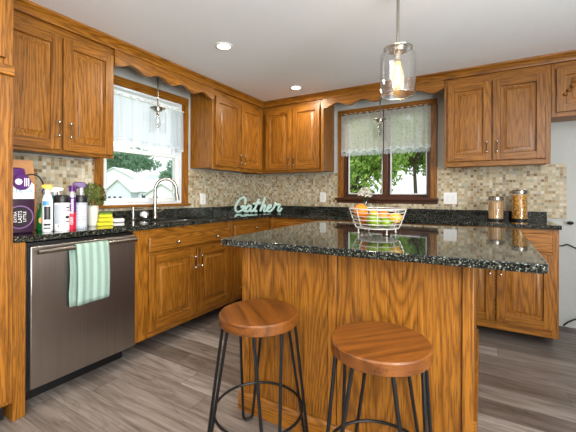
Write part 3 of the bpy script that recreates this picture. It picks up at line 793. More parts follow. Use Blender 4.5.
c = wipes(0.495, -2.548, 0.0375, 1.120, 'pale grey wipes canister with black lid, right of the purple aerosol', GREYP,
      [('label_panel', 0.93, 1.06, -0.9, 0.9, plain('pale_grey_label', srgb(188, 192, 202), 0.45))] + [('print_bar', 1.04 - 0.018 * k, 1.044 - 0.018 * k, -0.75, 0.6, mat('soft_grey_ink%d' % k, 140, 146, 158)) for k in range(5)])
# aerosol
c, _ = bottle('aerosol_can', 'slim purple and red aerosol can between the two wipes canisters', 'aerosol can', 0.523, -2.612,
    [('lower_body', [(0.0205, 0.9145), (0.0215, 0.918), (0.0215, 1.02)], RED), ('upper_body', [(0.0215, 1.0205), (0.0215, 1.10), (0.020, 1.108)], PURPLE), ('shoulder', [(0.020, 1.1085), (0.0185, 1.13), (0.014, 1.142)], SILVER),
     ('cap', [(0.0165, 1.1425), (0.0165, 1.172), (0.013, 1.178)], PURPLE)], G)
b = MB(); M = on_round(0.523, -2.612, 0.0217, 1.055) @ Matrix.Rotation(PI / 2, 4, 'Z'); b.text('Resolve', 0.028, M, 0.0008)
b.build('lettering', WHITE, c); b = MB(); M = on_round(0.523, -2.612, 0.0217, 0.968) @ Matrix.Rotation(PI / 2, 4, 'Z'); b.text('OXY', 0.022, M, 0.0008)
b.build('lettering', WHITE, c)
# purple trigger spray
c, _ = bottle('spray_bottle', 'spray bottle with a large purple trigger, behind the grey wipes canister', 'spray bottle', 0.415, -2.503,
    [('body', [(0.028, 0.9145), (0.031, 0.92), (0.031, 1.08), (0.022, 1.12), (0.015, 1.14)], SILVER), ('collar', [(0.0165, 1.14), (0.0165, 1.165), (0.012, 1.17)], SILVER)], G)
trigger(c, 0.415, -2.503, 1.165, PURPLE, PURPLE, s=1.0, reach=0.046)
# boxwood plant
c = thing('potted_boxwood', 'small round boxwood plant in a cream pot left of the sponges', 'potted plant', (0.388, -2.412, 0.914))
b = MB(); b.lathe([(0.026, 0.9145), (0.031, 0.93), (0.034, 1.045), (0.030, 1.05), (0.028, 1.04)], (0.388, -2.412, 0), 24); b.build('pot', CREAMY, c)
LEAF_P = leafmat('boxwood_leaf', srgb(58, 76, 30), srgb(132, 146, 84))
b = MB()
for i in range(800):
    v = Vector((random.gauss(0, 1), random.gauss(0, 1), random.gauss(0, 1))).normalized() * 0.082 * random.uniform(0.55, 1.0) ** 0.5
    v.z *= 1.06
    if v.z < -0.062: continue
    p = Vector((0.388, -2.412, 1.118)) + v
    a = Vector((random.uniform(-1, 1), random.uniform(-1, 1), random.uniform(-1, 1))).normalized(); n = (v.normalized() + a * 0.7).normalized()
    u = n.cross(a).normalized(); w = n.cross(u); L = 0.010
    b.poly([p - u * L, p - w * L * 0.55, p + u * L, p + w * L * 0.55])
stuff(b.build('foliage', LEAF_P, c, weld=False))
b = MB(); b.lathe([(0.006, 1.03), (0.006, 1.1)], (0.388, -2.412, 0), 8); b.build('stem', KRAFT, c)
# sponges
for k, (lab, off) in enumerate((('yellow sponge at the bottom of the little stack beside the potted plant', 0.0), ('middle yellow sponge of the stack beside the potted plant', 0.004), ('topmost sponge of the stack, its green scouring side up', -0.002))):
    z = 0.9145 + k * 0.0292
    c = thing('kitchen_sponge', lab, 'sponge', (0.425, -2.352, z), 'stacked kitchen sponges')
    ang = math.radians(62 + 6 * k)
    def RB(b, x0, x1, y0, y1, z0, z1):
        P = lambda x, y, zz: (0.425 + off + x * math.cos(ang) - y * math.sin(ang), -2.352 + x * math.sin(ang) + y * math.cos(ang), zz)
        b.box((x0, y0, z0), (x1, y1, z1), 0, P)
    hw = 0.048 - 0.004 * k
    b = MB(); RB(b, -hw, hw, -0.031, 0.031, z, z + (0.020 if k < 2 else 0.016)); b.build('foam', SPY, c, bevel=0.004)
    b = MB(); RB(b, -hw, hw, -0.031, 0.031, z + (0.0203 if k < 2 else 0.0163), z + 0.0285); b.build('scouring_pad', SPG if k == 2 else SPD, c, bevel=0.002)
c = thing('soap_bar', 'flat white soap bar on the worktop right of the sponges', 'soap', (0.23, -2.14, 0.914))
b = MB(); P = lambda x, y, zz: (0.235 + x * 0.5 - y * 0.866, -2.145 + x * 0.866 + y * 0.5, zz)
b.box((-0.05, -0.03, 0.9145), (0.05, 0.03, 0.941), 0, P); b.build('bar', WHITE, c, bevel=0.008, seg=3)

# ------------------------------------------------------------------ wall plates
def outlet(T, s, z, w, h, label, gangs=1, sw=False):
    c = thing('wall_outlet', label, 'outlet', T(s, 0.008, z))
    b = MB(); b.box((s - w / 2, 0.0082, z - h / 2), (s + w / 2, 0.0135, z + h / 2), 0, T); b.build('cover_plate', WHITE, c, bevel=0.002)
    for g_ in range(gangs):
        sg = s + (g_ - (gangs - 1) / 2) * 0.046
        b = MB(); b.box((sg - 0.016, 0.0136, z - 0.034), (sg + 0.016, 0.0158, z + 0.034), 0, T); r = b.build('rocker' if sw else 'receptacle', VINYL, c, bevel=0.001)
        if not sw:
            b = MB()
            for dz in (-0.018, 0.018):
                for ds in (-0.006, 0.006): b.box((sg + ds - 0.001, 0.0157, z + dz - 0.005), (sg + ds + 0.001, 0.0161, z + dz + 0.005), 0, T)
            b.build('slot', BLACK, r)
outlet(TL, -1.012, 1.077, 0.078, 0.118, 'white outlet plate on the mosaic tile right of the faucet')
outlet(TB, 0.99, 1.098, 0.075, 0.118, 'white outlet plate on the mosaic tile left of the rear window')
outlet(TB, 2.372, 1.098, 0.118, 0.115, 'double white switch plate on the mosaic tile right of the rear window', 2, True)

# ------------------------------------------------------------------ script lettering sign in the corner
def sign():
    px = [
        [(158, 172), (166, 140), (150, 112), (120, 122), (90, 155), (68, 205), (72, 238), (95, 248), (128, 236), (150, 205), (118, 204), (165, 196), (150, 235), (168, 246), (178, 240)],
        [(218, 194), (196, 190), (172, 218), (170, 240), (186, 246), (206, 226), (222, 190), (212, 226), (216, 244), (236, 238), (250, 218)],
        [(294, 124), (272, 176), (254, 226), (258, 244), (278, 238)], [(238, 172), (272, 168), (312, 160)],
        [(356, 106), (330, 176), (306, 244)], [(306, 244), (326, 204), (346, 186), (354, 196), (342, 230), (348, 246), (366, 236)],
        [(366, 226), (394, 214), (410, 196), (402, 184), (384, 196), (372, 224), (380, 244), (402, 244), (428, 222)],
        [(428, 222), (444, 192), (452, 162), (462, 182), (488, 178), (496, 186), (482, 216), (480, 240), (496, 244), (516, 210)],
    ]
    K = 0.00120; ang = math.radians(37)
    o = Vector((0.185, -0.688, 0.928))
    ux = Vector((math.cos(ang), math.sin(ang), 0))
    b = MB()
    for st in px:
        pts = [o + ux * ((x - 60) * K) + Vector((0, 0, (248 - y) * K)) for x, y in st]
        b.tube(smooth_path(pts, 5), 0.0135, 8)
    s = b.build('lettering_sign', plain('pale_aqua_paint', srgb(176, 206, 202), 0.5))
    tag(s, 'pale aqua script sign reading Gather on the worktop in the corner', 'sign')
sign()

# ------------------------------------------------------------------ pasta canisters
def canister(cx, cy, r, zt, label, mcont):
    c = thing('glass_canister', label, 'canister', (cx, cy, 0.914), 'pasta canisters')
    b = MB(); b.lathe([(r * 0.98, 0.9148), (r, 0.922), (r, 0.930)], (cx, cy, 0), 32); b.build('base_ring', BLACK, c)
    b = MB(); b.lathe([(r * 0.999, 0.931), (r * 0.999, zt - 0.035), (r * 0.93, zt - 0.028)], (cx, cy, 0), 32, cap=False); b.build('jar', GLASS, c)
    b = MB(); b.lathe([(r * 0.95, 0.932), (r * 0.95, zt - 0.042)], (cx, cy, 0), 32); stuff(b.build('pasta', mcont, c))
    b = MB(); b.lathe([(r * 0.93, zt - 0.034), (r * 1.02, zt - 0.030), (r * 1.02, zt - 0.006), (r * 0.9, zt), (r * 0.2, zt + 0.001)], (cx, cy, 0), 32); b.build('lid', NICKEL, c)
def pasta(name, stretch, c1, c2, c3, sc_):
    t = NT(name); o = t.obj()
    v = t.n('ShaderNodeTexVoronoi'); t.l(t.vmath('MULTIPLY', o, stretch), v.inputs['Vector']); v.inputs['Scale'].default_value = sc_
    c = t.ramp(v.outputs['Distance'], [(0.05, c1), (0.4, c2), (0.75, c3)])
    b = t.bsdf(c, 0.5); t.bump(t.math('SUBTRACT', 1.0, v.outputs['Distance']), 0.6, 0.004, b)
    return t.m
canister(2.747, -0.30, 0.058, 1.120, 'shorter glass canister of pale spaghetti left of the taller one', pasta('spaghetti', (1, 1, 0.03), srgb(226, 196, 146), srgb(206, 168, 112), srgb(140, 100, 56), 110))
canister(2.925, -0.20, 0.058, 1.175, 'taller glass canister of golden macaroni on the right', pasta('macaroni', (1, 1, 1.2), srgb(240, 190, 70), srgb(214, 152, 40), srgb(120, 72, 16), 62))

# ------------------------------------------------------------------ flower vase behind the fruit basket
c = thing('flower_vase', 'small clear glass vase on the worktop below the rear window', 'vase', (1.572, -0.2, 0.914))
b = MB(); b.lathe([(0.022, 0.9148), (0.026, 0.93), (0.026, 1.04), (0.022, 1.06), (0.027, 1.085)], (1.572, -0.2, 0), 20, cap=False); b.lathe([(0.001, 0.9148), (0.022, 0.9148)], (1.572, -0.2, 0), 20, cap=False); b.build('glass', thin_glass('vase_glass', (0.85, 0.9, 0.9, 1), 2.0), c)
b = MB(); b.lathe([(0.02, 0.918), (0.023, 0.93), (0.023, 1.0)], (1.572, -0.2, 0), 20); b.build('water', thin_glass('water', (0.8, 0.86, 0.86, 1), 1.0), c)
PETAL = plain('white_petal', srgb(252, 248, 240), 0.9, var=0.02); STEMG = leafmat('stem_green', srgb(60, 92, 48), srgb(92, 124, 66))
def flower(dx, dy, dz, r, label, green):
    c = thing('white_flower', label, 'flower', (1.572, -0.2, 0.95), 'white flowers in the vase')
    hd = Vector((1.572 + dx, -0.2 + dy, 1.13 + dz))
    b = MB(); b.tube(smooth_path([(1.572 + dx * 0.05, -0.2 + dy * 0.05, 0.935), (1.572 + dx * 0.2, -0.2 + dy * 0.2, 1.07), hd]), 0.003, 6); b.build('stem', STEMG, c)
    b = MB()
    for i in range(34):
        t_ = i * 2.399; q = (i + 0.5) / 34
        ph = q * 1.75
        d_ = Vector((math.sin(ph) * math.cos(t_), math.sin(ph) * math.sin(t_), math.cos(ph)))
        u = d_.cross(Vector((0.1, 0.2, 1))).normalized(); w = d_.cross(u)
        p = hd + d_ * r * 0.75
        b.loft([[p - u * r * 0.3 - d_ * r * 0.3, p + u * r * 0.3 - d_ * r * 0.3], [p - u * r * 0.38 + w * r * 0.1, p + u * r * 0.38 + w * r * 0.1], [p - u * r * 0.2 + w * r * 0.36 + d_ * r * .25, p + u * r * 0.2 + w * r * 0.36 + d_ * r * .25]], closed=False, cap=False, smooth=True)
    b.build('petals', PETAL, c, weld=False)
    b = MB()
    for i in range(4):
        a = i * 1.7 + dx * 30; p = hd + Vector((math.cos(a) * r, math.sin(a) * r, -r * 0.5))
        u = Vector((math.cos(a), math.sin(a), -0.4)) * 0.032; w = Vector((-math.sin(a), math.cos(a), 0)) * 0.011
        b.poly([p - u * 0.3, p + u * 0.3 - w, p + u, p + u * 0.3 + w])
    b.build('leaves', STEMG, c, weld=False)
flower(-0.042, 0.0, 0.006, 0.046, 'left of the three white blooms in the glass vase', 0)
flower(0.042, -0.02, -0.004, 0.044, 'right of the three white blooms in the glass vase', 0)
flower(0.0, 0.03, 0.036, 0.046, 'highest of the three white blooms in the glass vase', 0)

# ------------------------------------------------------------------ curtains
def curtain_sheet(T, s0, s1, ztop, zbot, d, amp, waves, seed, n=90, m=16, sag=0.0, gather=1.0):
    rnd = random.Random(seed); ph = [rnd.uniform(0, 6.28) for _ in range(4)]
    rows = []
    for j in range(m + 1):
        q = j / m; row = []
        for i in range(n + 1):
            f = i / n; s = s0 + (s1 - s0) * f
            w = amp * (0.35 + 0.65 * q) * (math.sin(2 * PI * waves * f + ph[0]) + 0.5 * math.sin(2 * PI * waves * 1.73 * f + ph[1] + q) + 0.3 * math.sin(2 * PI * waves * 3.1 * f + ph[2]))
            zt = ztop + 0.006 * math.sin(2 * PI * waves * 1.3 * f + ph[3]); zb = zbot + 0.010 * math.sin(2 * PI * waves * 0.7 * f + ph[2]) + sag * f
            row.append(T(s, d + w, zt + (zb - zt) * q))
        rows.append(row)
    return rows
c = thing('cafe_curtain', 'white sheer half curtain gathered across the upper sink window', 'curtain', (0.035, -1.71, 2.03))
b = MB(); b.loft(curtain_sheet(TL, -2.10, -1.325, 1.966, 1.598, 0.036, 0.013, 8, 3, sag=-0.015), closed=False, cap=False, smooth=True); b.build('fabric', SHEER, c)
b = MB(); b.loft(curtain_sheet(TL, -2.10, -1.325, 1.600, 1.572, 0.0363, 0.013, 8, 3, sag=-0.015, m=2), closed=False, cap=False, smooth=True); b.build('hem', HEM, c)
c = tag(MB().tube([(0.036, -2.118, 1.958), (0.036, -1.307, 1.958)], 0.005, 10).build('curtain_rod', WHITE), 'thin white rod holding the sheer half curtain', 'curtain rod')
for (s0, s1, seed, lab) in ((1.235, 1.715, 11, 'left ivory lace half curtain on the rear window'), (1.725, 2.195, 23, 'right ivory lace half curtain on the rear window')):
    c = thing('lace_curtain', lab, 'curtain', ((s0 + s1) / 2, -0.045, 2.05), 'lace half curtains')
    b = MB(); b.loft(curtain_sheet(TB, s0, s1, 2.055, 1.625, 0.046, 0.006, 6, seed, n=60), closed=False, cap=False, smooth=True); b.build('fabric', LACE, c)
    b = MB(); b.loft(curtain_sheet(TB, s0, s1, 1.65, 1.612, 0.046, 0.006, 6, seed, n=60, m=2), closed=False, cap=False, smooth=True); b.build('border', HEM, c)
    b = MB()
    k = 0; s = s0 + 0.004
    while s < s1 - 0.004:
        b.box((s - 0.003, 0.043, 1.572 + 0.006 * math.sin(k * 2.1)), (s + 0.003, 0.047, 1.614), 0, TB); s += 0.0125; k += 1
    stuff(b.build('fringe', HEM, c))
tag(MB().tube([(1.23, -0.042, 2.045), (2.205, -0.042, 2.045)], 0.006, 10).build('curtain_rod', DARKW), 'thin rod holding the two lace half curtains', 'curtain rod')

# ------------------------------------------------------------------ island
c = thing('kitchen_island', 'oak kitchen island base with plain front panels behind the stools', 'island', (2.08, -1.75, 0))
IX0, IX1, IY0, IY1 = 1.56, 2.618, -2.276, -1.30
b = MB(); b.box((IX0, IY0, 0.0005), (IX1, IY1, 0.883)); b.build('body', OAK[2], c)
b = MB(); b.box((IX0 + 0.045, IY0 - 0.006, 0.10), (2.043, IY0 - 0.0002, 0.883)); b.build('front_panel', OAK_P, c)
b = MB(); b.box((2.087, IY0 - 0.006, 0.10), (IX1 - 0.039, IY0 - 0.0002, 0.883)); b.build('front_panel', OAK_P, c)
for (x0, x1) in ((IX0 - 0.002, IX0 + 0.042), (2.046, 2.084), (IX1 - 0.036, IX1 + 0.001)):
    b = MB(); b.box((x0, IY0 - 0.015, 0.10), (x1, IY0 - 0.0062, 0.868)); b.build('stile', OAK[2], c, bevel=0.002)
b = MB(); 
prof = [(0, 0.0005), (0.016, 0.0005), (0.016, 0.078), (0.008, 0.092), (0.0, 0.098)]
b.loft([[(IX0 - 0.02, IY0 - d - 0.0065, z) for d, z in prof], [(IX1 + 0.012, IY0 - d - 0.0065, z) for d, z in prof]]); b.build('baseboard', OAK[0], c)
b = MB(); b.box((IX1 + 0.0002, IY0, 0.0005), (IX1 + 0.012, IY1, 0.30)); b.build('side_skirt', OAK[1], c)
c = thing('island_worktop', 'dark speckled granite slab with an overhang on the kitchen island', 'worktop', (2.18, -1.8, 0.884))
cor = [(1.553, -2.468), (2.826, -2.383), (2.851, -1.10), (1.482, -1.195)]
def round_poly(P, r, n=5):
    out = []
    for i in range(len(P)):
        p = Vector(P[i]); a = (Vector(P[i - 1]) - p).normalized(); b_ = (Vector(P[(i + 1) % len(P)]) - p).normalized()
        s_, e_ = p + a * r, p + b_ * r
        for k in range(n + 1):
            t = k / n; out.append((1 - t) ** 2 * s_ + 2 * t * (1 - t) * p + t * t * e_)
    return out
rp = round_poly(cor, 0.035)
b = MB(); b.prism([(p.x, p.y, 0.884) for p in rp], [(p.x, p.y, 0.915) for p in rp]); b.build('slab', GRANITE, c, bevel=0.004)

# ------------------------------------------------------------------ stools
def make_stool(label):
    c = thing('bar_stool', label, 'stool', (0, 0, 0), 'hairpin bar stools')
    SR, SZ = 0.171, 0.622
    b = MB(); b.lathe([(0.001, SZ - 0.043), (SR - 0.003, SZ - 0.043), (SR, SZ - 0.040), (SR, SZ - 0.02), (SR - 0.0005, SZ - 0.005), (SR - 0.005, SZ), (0.001, SZ + 0.0003)], (0, 0, 0), 56); b.build('seat', SEAT, c)
    for k in range(4):
        a = PI / 2 * k
        rad = Vector((math.cos(a), math.sin(a), 0)); tan = Vector((-math.sin(a), math.cos(a), 0))
        zt = SZ - 0.0435
        pts = []
        top1, top2 = rad * 0.145 + tan * 0.057 + Vector((0, 0, zt)), rad * 0.145 - tan * 0.057 + Vector((0, 0, zt))
        f = rad * 0.222
        pts = [top1]
        for q in range(9):
            an = PI * q / 8
            pts.append(f + tan * 0.024 * math.cos(an) + Vector((0, 0, 0.0312 - 0.024 * math.sin(an))))
        pts.append(top2)
        b = MB(); b.tube(pts, 0.0068, 8)
        b.box((0.085, -0.067, zt), (0.153, 0.067, zt + 0.0004), 0, lambda x, y, z: tuple(rad * x + tan * y + Vector((0, 0, z))))
        b.build('hairpin_leg', IRON, c)
    b = MB(); b.tube([(0.190 * math.cos(2 * PI * i / 40), 0.190 * math.sin(2 * PI * i / 40), 0.205) for i in range(40)], 0.0058, 8, closed=True); b.build('footrest_ring', IRON, c)
    return c
st = make_stool('left of the two round wooden stools on black hairpin legs')
st.location = (1.808, -2.492, 0); st.rotation_euler = (0, 0, math.radians(139))
s2 = copy_tree(st); s2['label'] = 'right of the two round wooden stools on black hairpin legs, nearer the camera'
s2.location = (2.336, -2.502, 0); s2.rotation_euler = (0, 0, math.radians(50))

# ------------------------------------------------------------------ fruit basket
BX, BY = 2.142, -1.833
WIRE = plain('white_coated_wire', srgb(196, 194, 188), 0.35, 0.3)
c = thing('fruit_basket', 'round white wire basket of fruit on the island', 'basket', (BX, BY, 0.915))
ring = lambda r, z, n=48: [(BX + r * math.cos(2 * PI * i / n), BY + r * math.sin(2 * PI * i / n), z) for i in range(n)]
RB_ = lambda z: 0.112 + (0.152 - 0.112) * ((z - 0.945) / (1.052 - 0.945)) ** 0.8
b = MB(); b.tube(ring(0.152, 1.052), 0.0042, 8, closed=True); b.build('rim', WIRE, c)
for z in (0.948, 0.972, 0.994, 1.014, 1.033):
    b = MB(); b.tube(ring(RB_(z), z), 0.0023, 6, closed=True); b.build('hoop', WIRE, c)
for k in range(8):
    a = 2 * PI * (k + 0.35) / 8
    b = MB(); b.tube([(BX + RB_(z) * math.cos(a), BY + RB_(z) * math.sin(a), z) for z in (0.948, 0.975, 1.0, 1.03, 1.052)], 0.0028, 6); b.build('upright', WIRE, c)
for k in range(5):
    y = -0.075 + 0.0375 * k; h = math.sqrt(0.112 ** 2 - y * y)
    b = MB(); b.tube([(BX - h, BY + y, 0.947), (BX + h, BY + y, 0.947)], 0.0022, 6); b.build('floor_wire', WIRE, c)
for k in range(4):
    a = 2 * PI * (k + 0.2) / 4 + 0.4
    b = MB(); b.tube([(BX + 0.112 * math.cos(a), BY + 0.112 * math.sin(a), 0.947), (BX + 0.110 * math.cos(a), BY + 0.110 * math.sin(a), 0.921)], 0.004, 8); b.ball((BX + 0.110 * math.cos(a), BY + 0.110 * math.sin(a), 0.9212), 0.006, 8, 6); b.build('foot', WIRE, c)
def rind(name, c1, c2, sc_=14, rough=0.4):
    t = NT(name); n = t.noise(t.obj(), sc_, 3); col = t.ramp(n, [(0.35, c1), (0.65, c2)])
    bb = t.bsdf(col, rough); t.bump(t.noise(t.obj(), 260, 1), 0.15, 0.001, bb); return t.m
ORG = rind('orange_rind', srgb(214, 104, 6), srgb(230, 130, 16)); LEM = rind('lemon_rind', srgb(212, 150, 10), srgb(228, 174, 26)); APP = rind('green_apple_skin', srgb(84, 122, 16), srgb(126, 154, 30), 8, 0.3)
PEA = rind('pear_skin', srgb(168, 150, 28), srgb(204, 160, 36), 8, 0.35); PCH = rind('peach_skin', srgb(196, 88, 34), srgb(220, 140, 54), 9, 0.6)
R2 = Vector((math.cos(math.radians(14.5)), math.sin(math.radians(14.5)), 0)); F2 = Vector((-R2.y, R2.x, 0))
def fruit(kind, label, a, f, z, r, m, shape):
    p = Vector((BX, BY, z)) + R2 * a + F2 * f
    c = thing(kind, label, 'fruit', p, 'fruit in the wire basket')
    b = MB()
    if shape == 'round': prof = [(max(1e-4, r * math.sin(PI * j / 14)), -r * 0.96 * math.cos(PI * j / 14)) for j in range(15)]
    elif shape == 'apple': prof = [(max(1e-4, r * (math.sin(PI * j / 14)) ** 0.8), -r * 0.9 * math.cos(PI * j / 14) - (0.16 * r * math.exp(-((14 - j) / 1.6) ** 2))) for j in range(15)]
    elif shape == 'lemon': prof = [(max(1e-4, r * math.sin(PI * j / 14) ** 1.25), -r * 1.28 * math.cos(PI * j / 14)) for j in range(15)]
    else: prof = [(max(1e-4, r * math.sin(PI * j / 16) * (1 - 0.30 * max(0, j - 8) / 8 * 1.4)), -r * math.cos(PI * j / 16) * (1.0 if j < 8 else 1.45)) for j in range(17)]
    M = Matrix.Rotation(math.radians(80), 4, Vector((F2.x, F2.y, 0)) if False else F2) if shape == 'lemon' else Matrix.Identity(4)
    b.lathe(prof, p, 24, M=M); b.build('flesh', m, c)
    if shape != 'lemon':
        zt = prof[-1][1]
        b = MB(); b.tube([p + Vector((0, 0, zt - 0.004)), p + Vector((0.002, 0, zt + (0.012 if shape != 'round' else 0.002)))], 0.002 if shape != 'round' else 0.004, 6); b.build('stem', KRAFT, c)
fruit('orange', 'large bright orange on top at the left of the basket', -0.088, -0.03, 1.040, 0.040, ORG, 'round')
fruit('orange', 'orange low at the far left of the basket, under the top one', -0.066, 0.045, 0.985, 0.036, ORG, 'round')
fruit('green_apple', 'large green apple at the front of the basket', -0.018, -0.055, 0.989, 0.040, APP, 'apple')
fruit('green_apple', 'smaller green apple right of centre in the basket', 0.046, -0.046, 0.981, 0.031, APP, 'apple')
fruit('pear', 'yellow pear standing above the large green apple', -0.020, 0.018, 1.004, 0.034, PEA, 'pear')
fruit('peach', 'orange-red peach behind the smaller green apple', 0.034, 0.026, 1.005, 0.037, PCH, 'round')
fruit('lemon', 'yellow lemon at the right of the basket', 0.094, -0.012, 1.003, 0.030, LEM, 'lemon')

# ------------------------------------------------------------------ pendants and downlights
BULB = emit('warm_filament_glow', (1.0, 0.62, 0.22, 1), 9)
def lit_bulb():
    t = NT('amber_bulb_glass')
    tr = t.n('ShaderNodeBsdfTransparent'); tr.inputs[0].default_value = (1.0, 0.86, 0.6, 1)
    e = t.n('ShaderNodeEmission'); e.inputs[0].default_value = (1.0, 0.66, 0.30, 1); e.inputs[1].default_value = 3.0
    m = t.n('ShaderNodeMixShader'); m.inputs[0].default_value = 0.4
    t.l(tr.outputs[0], m.inputs[1]); t.l(e.outputs[0], m.inputs[2]); t.l(m.outputs[0], t.out.inputs[0]); return t.m
BULBG = lit_bulb()
def pendant(cx, cy, ztop, rod_top, r, h, label, lit, name='pendant_light', canopy=True):
    c = thing(name, label, 'pendant lamp', (cx, cy, rod_top), 'glass cylinder pendants')
    b = MB(); b.tube([(cx, cy, rod_top - 0.001), (cx, cy, ztop + 0.02)], 0.0078 if lit else 0.0062, 10); b.build('rod', NICKEL, c)
    if canopy:
        b = MB(); b.lathe([(0.06, rod_top - 0.0005), (0.06, rod_top - 0.010), (0.012, rod_top - 0.013)], (cx, cy, 0), 28); b.build('canopy', NICKEL, c)
    k = r / 0.092; pl = 0.05 if lit else 0.066
    b = MB(); b.lathe([(0.008 * k, ztop + 0.03), (0.02 * k, ztop + 0.026), (0.03 * k, ztop + 0.014), (pl, ztop + 0.010), (pl, ztop + 0.0045), (0.048 * k, ztop + 0.004), (0.044 * k, ztop - 0.018), (0.02 * k, ztop - 0.02)], (cx, cy, 0), 32); b.build('collar', NICKEL, c)
    b = MB()
    prof = [(0.05 * k, ztop + 0.004), (r * 0.80, ztop + 0.004), (r * 0.81, ztop), (r * 0.70, ztop - 0.008), (r * 0.74, ztop - 0.016), (r * 0.94, ztop - 0.026), (r, ztop - 0.04), (r, ztop - h), (r * 0.965, ztop - h), (r * 0.965, ztop - 0.04), (r * 0.90, ztop - 0.03)]
    b.lathe(prof, (cx, cy, 0), 48, cap=False); sh = b.build('glass_shade', GLASS if lit else FAINT, c)
    for (q, z) in (((r * 0.985, ztop - h), (r * 0.80, ztop + 0.002)) if lit else ((r * 0.985, ztop - h),)):
        b = MB(); b.tube([(cx + q * math.cos(2 * PI * i / 48), cy + q * math.sin(2 * PI * i / 48), z) for i in range(48)], 0.0026 if lit else 0.0015, 8, closed=True); b.build('polished_rim', RIM if lit else FAINT, sh)
    b = MB(); b.lathe([(0.017 * k, ztop - 0.018), (0.017 * k, ztop - 0.065 * k), (0.012 * k, ztop - 0.07 * k)], (cx, cy, 0), 20); b.build('socket', NICKEL, c)
    zb = ztop - 0.07 * k
    prof = [(0.013, 0), (0.016, -0.02), (0.026, -0.055), (0.032, -0.09), (0.031, -0.108), (0.022, -0.13), (0.010, -0.14), (0.001, -0.143)]
    b = MB(); b.lathe([(q * k, zb + z * k) for q, z in prof], (cx, cy, 0), 24)
    bl = b.build('bulb', BULBG if lit else GLASS, c)
    if lit:
        b = MB()
        for i in range(6):
            a = 2 * PI * i / 6
            b.tube([(cx + 0.006 * math.cos(a), cy + 0.006 * math.sin(a), zb - 0.02), (cx + 0.014 * math.cos(a), cy + 0.014 * math.sin(a), zb - 0.075), (cx + 0.008 * math.cos(a + 0.5), cy + 0.008 * math.sin(a + 0.5), zb - 0.118)], 0.0036, 6)
        b.build('filament', BULB, bl)
        d = bpy.data.lights.new('bulb_light', 'POINT'); d.energy = 3; d.color = (1, 0.72, 0.42); d.shadow_soft_size = 0.03
        o = bpy.data.objects.new('bulb_light', d); COL.objects.link(o); o.parent = c; o.location = (0, 0, zb - 0.08 - rod_top)
    return c
pendant(2.247, -1.82, 1.922, H, 0.092, 0.25, 'lit clear glass pendant hanging over the island', True)
pendant(0.17, -1.726, 1.880, 2.246, 0.072, 0.21, 'small unlit glass pendant hanging in front of the sink window', False)
pendant(1.715, -0.17, 1.918, 2.246, 0.072, 0.21, 'small unlit glass pendant hanging in front of the lace curtains', False)

LENS = emit('downlight_lens', (1.0, 0.9, 0.74, 1), 6)
def downlight(x, y, label, power=9):
    c = thing('recessed_light', label, 'ceiling light', (x, y, H), 'recessed ceiling lights')
    b = MB(); b.lathe([(0.066, H - 0.0004), (0.066, H - 0.004), (0.050, H - 0.007), (0.048, H - 0.002)], (x, y, 0), 32, cap=False); b.build('trim_ring', WHITE, c)
    b = MB(); b.lathe([(0.001, H - 0.0035), (0.048, H - 0.003), (0.048, H - 0.001), (0.001, H - 0.0008)], (x, y, 0), 32); b.build('lens', LENS, c)
    o = area_light('downlight_beam', (0, 0, -0.012), (0, 0, 0), 0.09, 0.09, power, (1.0, 0.86, 0.68), 'DISK'); o.parent = c
downlight(0.961, -1.762, 'recessed ceiling light nearer the sink window')
downlight(0.964, -0.646, 'recessed ceiling light nearest the corner of the room')
downlight(2.0, -3.1, 'added recessed fill light above the stools, out of view', 16)  # this and the next: added out of view to brighten the room
downlight(3.4, -3.1, 'added recessed fill light right of the stools, out of view', 16)

downlight(1.3, -4.7, 'added recessed fill light behind the camera, toward the pantry side', 24)  # unseen extra downlights, added behind the camera as fill
downlight(3.3, -4.7, 'added recessed fill light behind the camera, toward the right wall', 24)

# ------------------------------------------------------------------ odds and ends by the fridge space
c = thing('water_valve', 'small dark valve sticking out of the wall beside the tile end', 'valve', (3.29, -0.0, 0.9))
b = MB(); b.tube([(3.29, -0.001, 0.898), (3.29, -0.045, 0.898)], 0.008, 10); b.build('stub', IRON, c)
b = MB(); b.ball((3.29, -0.05, 0.898), 0.017, 10, 6, (1.4, 0.6, 0.9)); b.build('handle', IRON, c)
tag(MB().tube(smooth_path([(3.18, -0.02, 0.69), (3.25, -0.02, 0.70), (3.275, -0.02, 0.712), (3.33, -0.02, 0.685), (3.45, -0.02, 0.62), (3.6, -0.03, 0.3), (3.62, -0.03, 0.01)]), 0.005, 8).build('power_cord', BLACK), 'black power cord drooping across the wall beside the base cabinet', 'cord')
tag(MB().tube(smooth_path([(3.25, -0.03, 0.016), (3.29, -0.035, 0.06), (3.36, -0.03, 0.095), (3.5, -0.03, 0.10), (3.7, -0.03, 0.05), (3.9, -0.1, 0.008)]), 0.006, 8).build('water_hose', BLACK), 'dark hose lying at the foot of the wall in the fridge space', 'hose')

# ------------------------------------------------------------------ outside
stuff_g = MB(); stuff_g.box((-160, -60, -1.4), (60, 160, -1.3))
struct(stuff_g.build('ground', plain('lawn', srgb(110, 132, 78), 0.9, var=0.2, scale=2)))
YAW = math.radians(30.293); CF = Vector((-math.sin(YAW), math.cos(YAW), 0)); CR = Vector((math.cos(YAW), math.sin(YAW), 0))
O = Vector((2.643, -3.675, 0))
def ext(a, dpt, z): p = O + CR * a + CF * dpt; return (p.x, p.y, z)
SIDING = plain('white_house_siding', srgb(236, 240, 244), 0.7, var=0.03, scale=1); SIDB = plain('pale_blue_siding', srgb(222, 230, 238), 0.7, var=0.03, scale=1)
ROOFM = plain('pale_grey_shingles', srgb(222, 227, 228), 0.9, var=0.05, scale=3); ROOFD = plain('grey_green_shingles', srgb(178, 190, 186), 0.9, var=0.1, scale=3)
DKGL = plain('dark_house_window', srgb(70, 84, 96), 0.2)
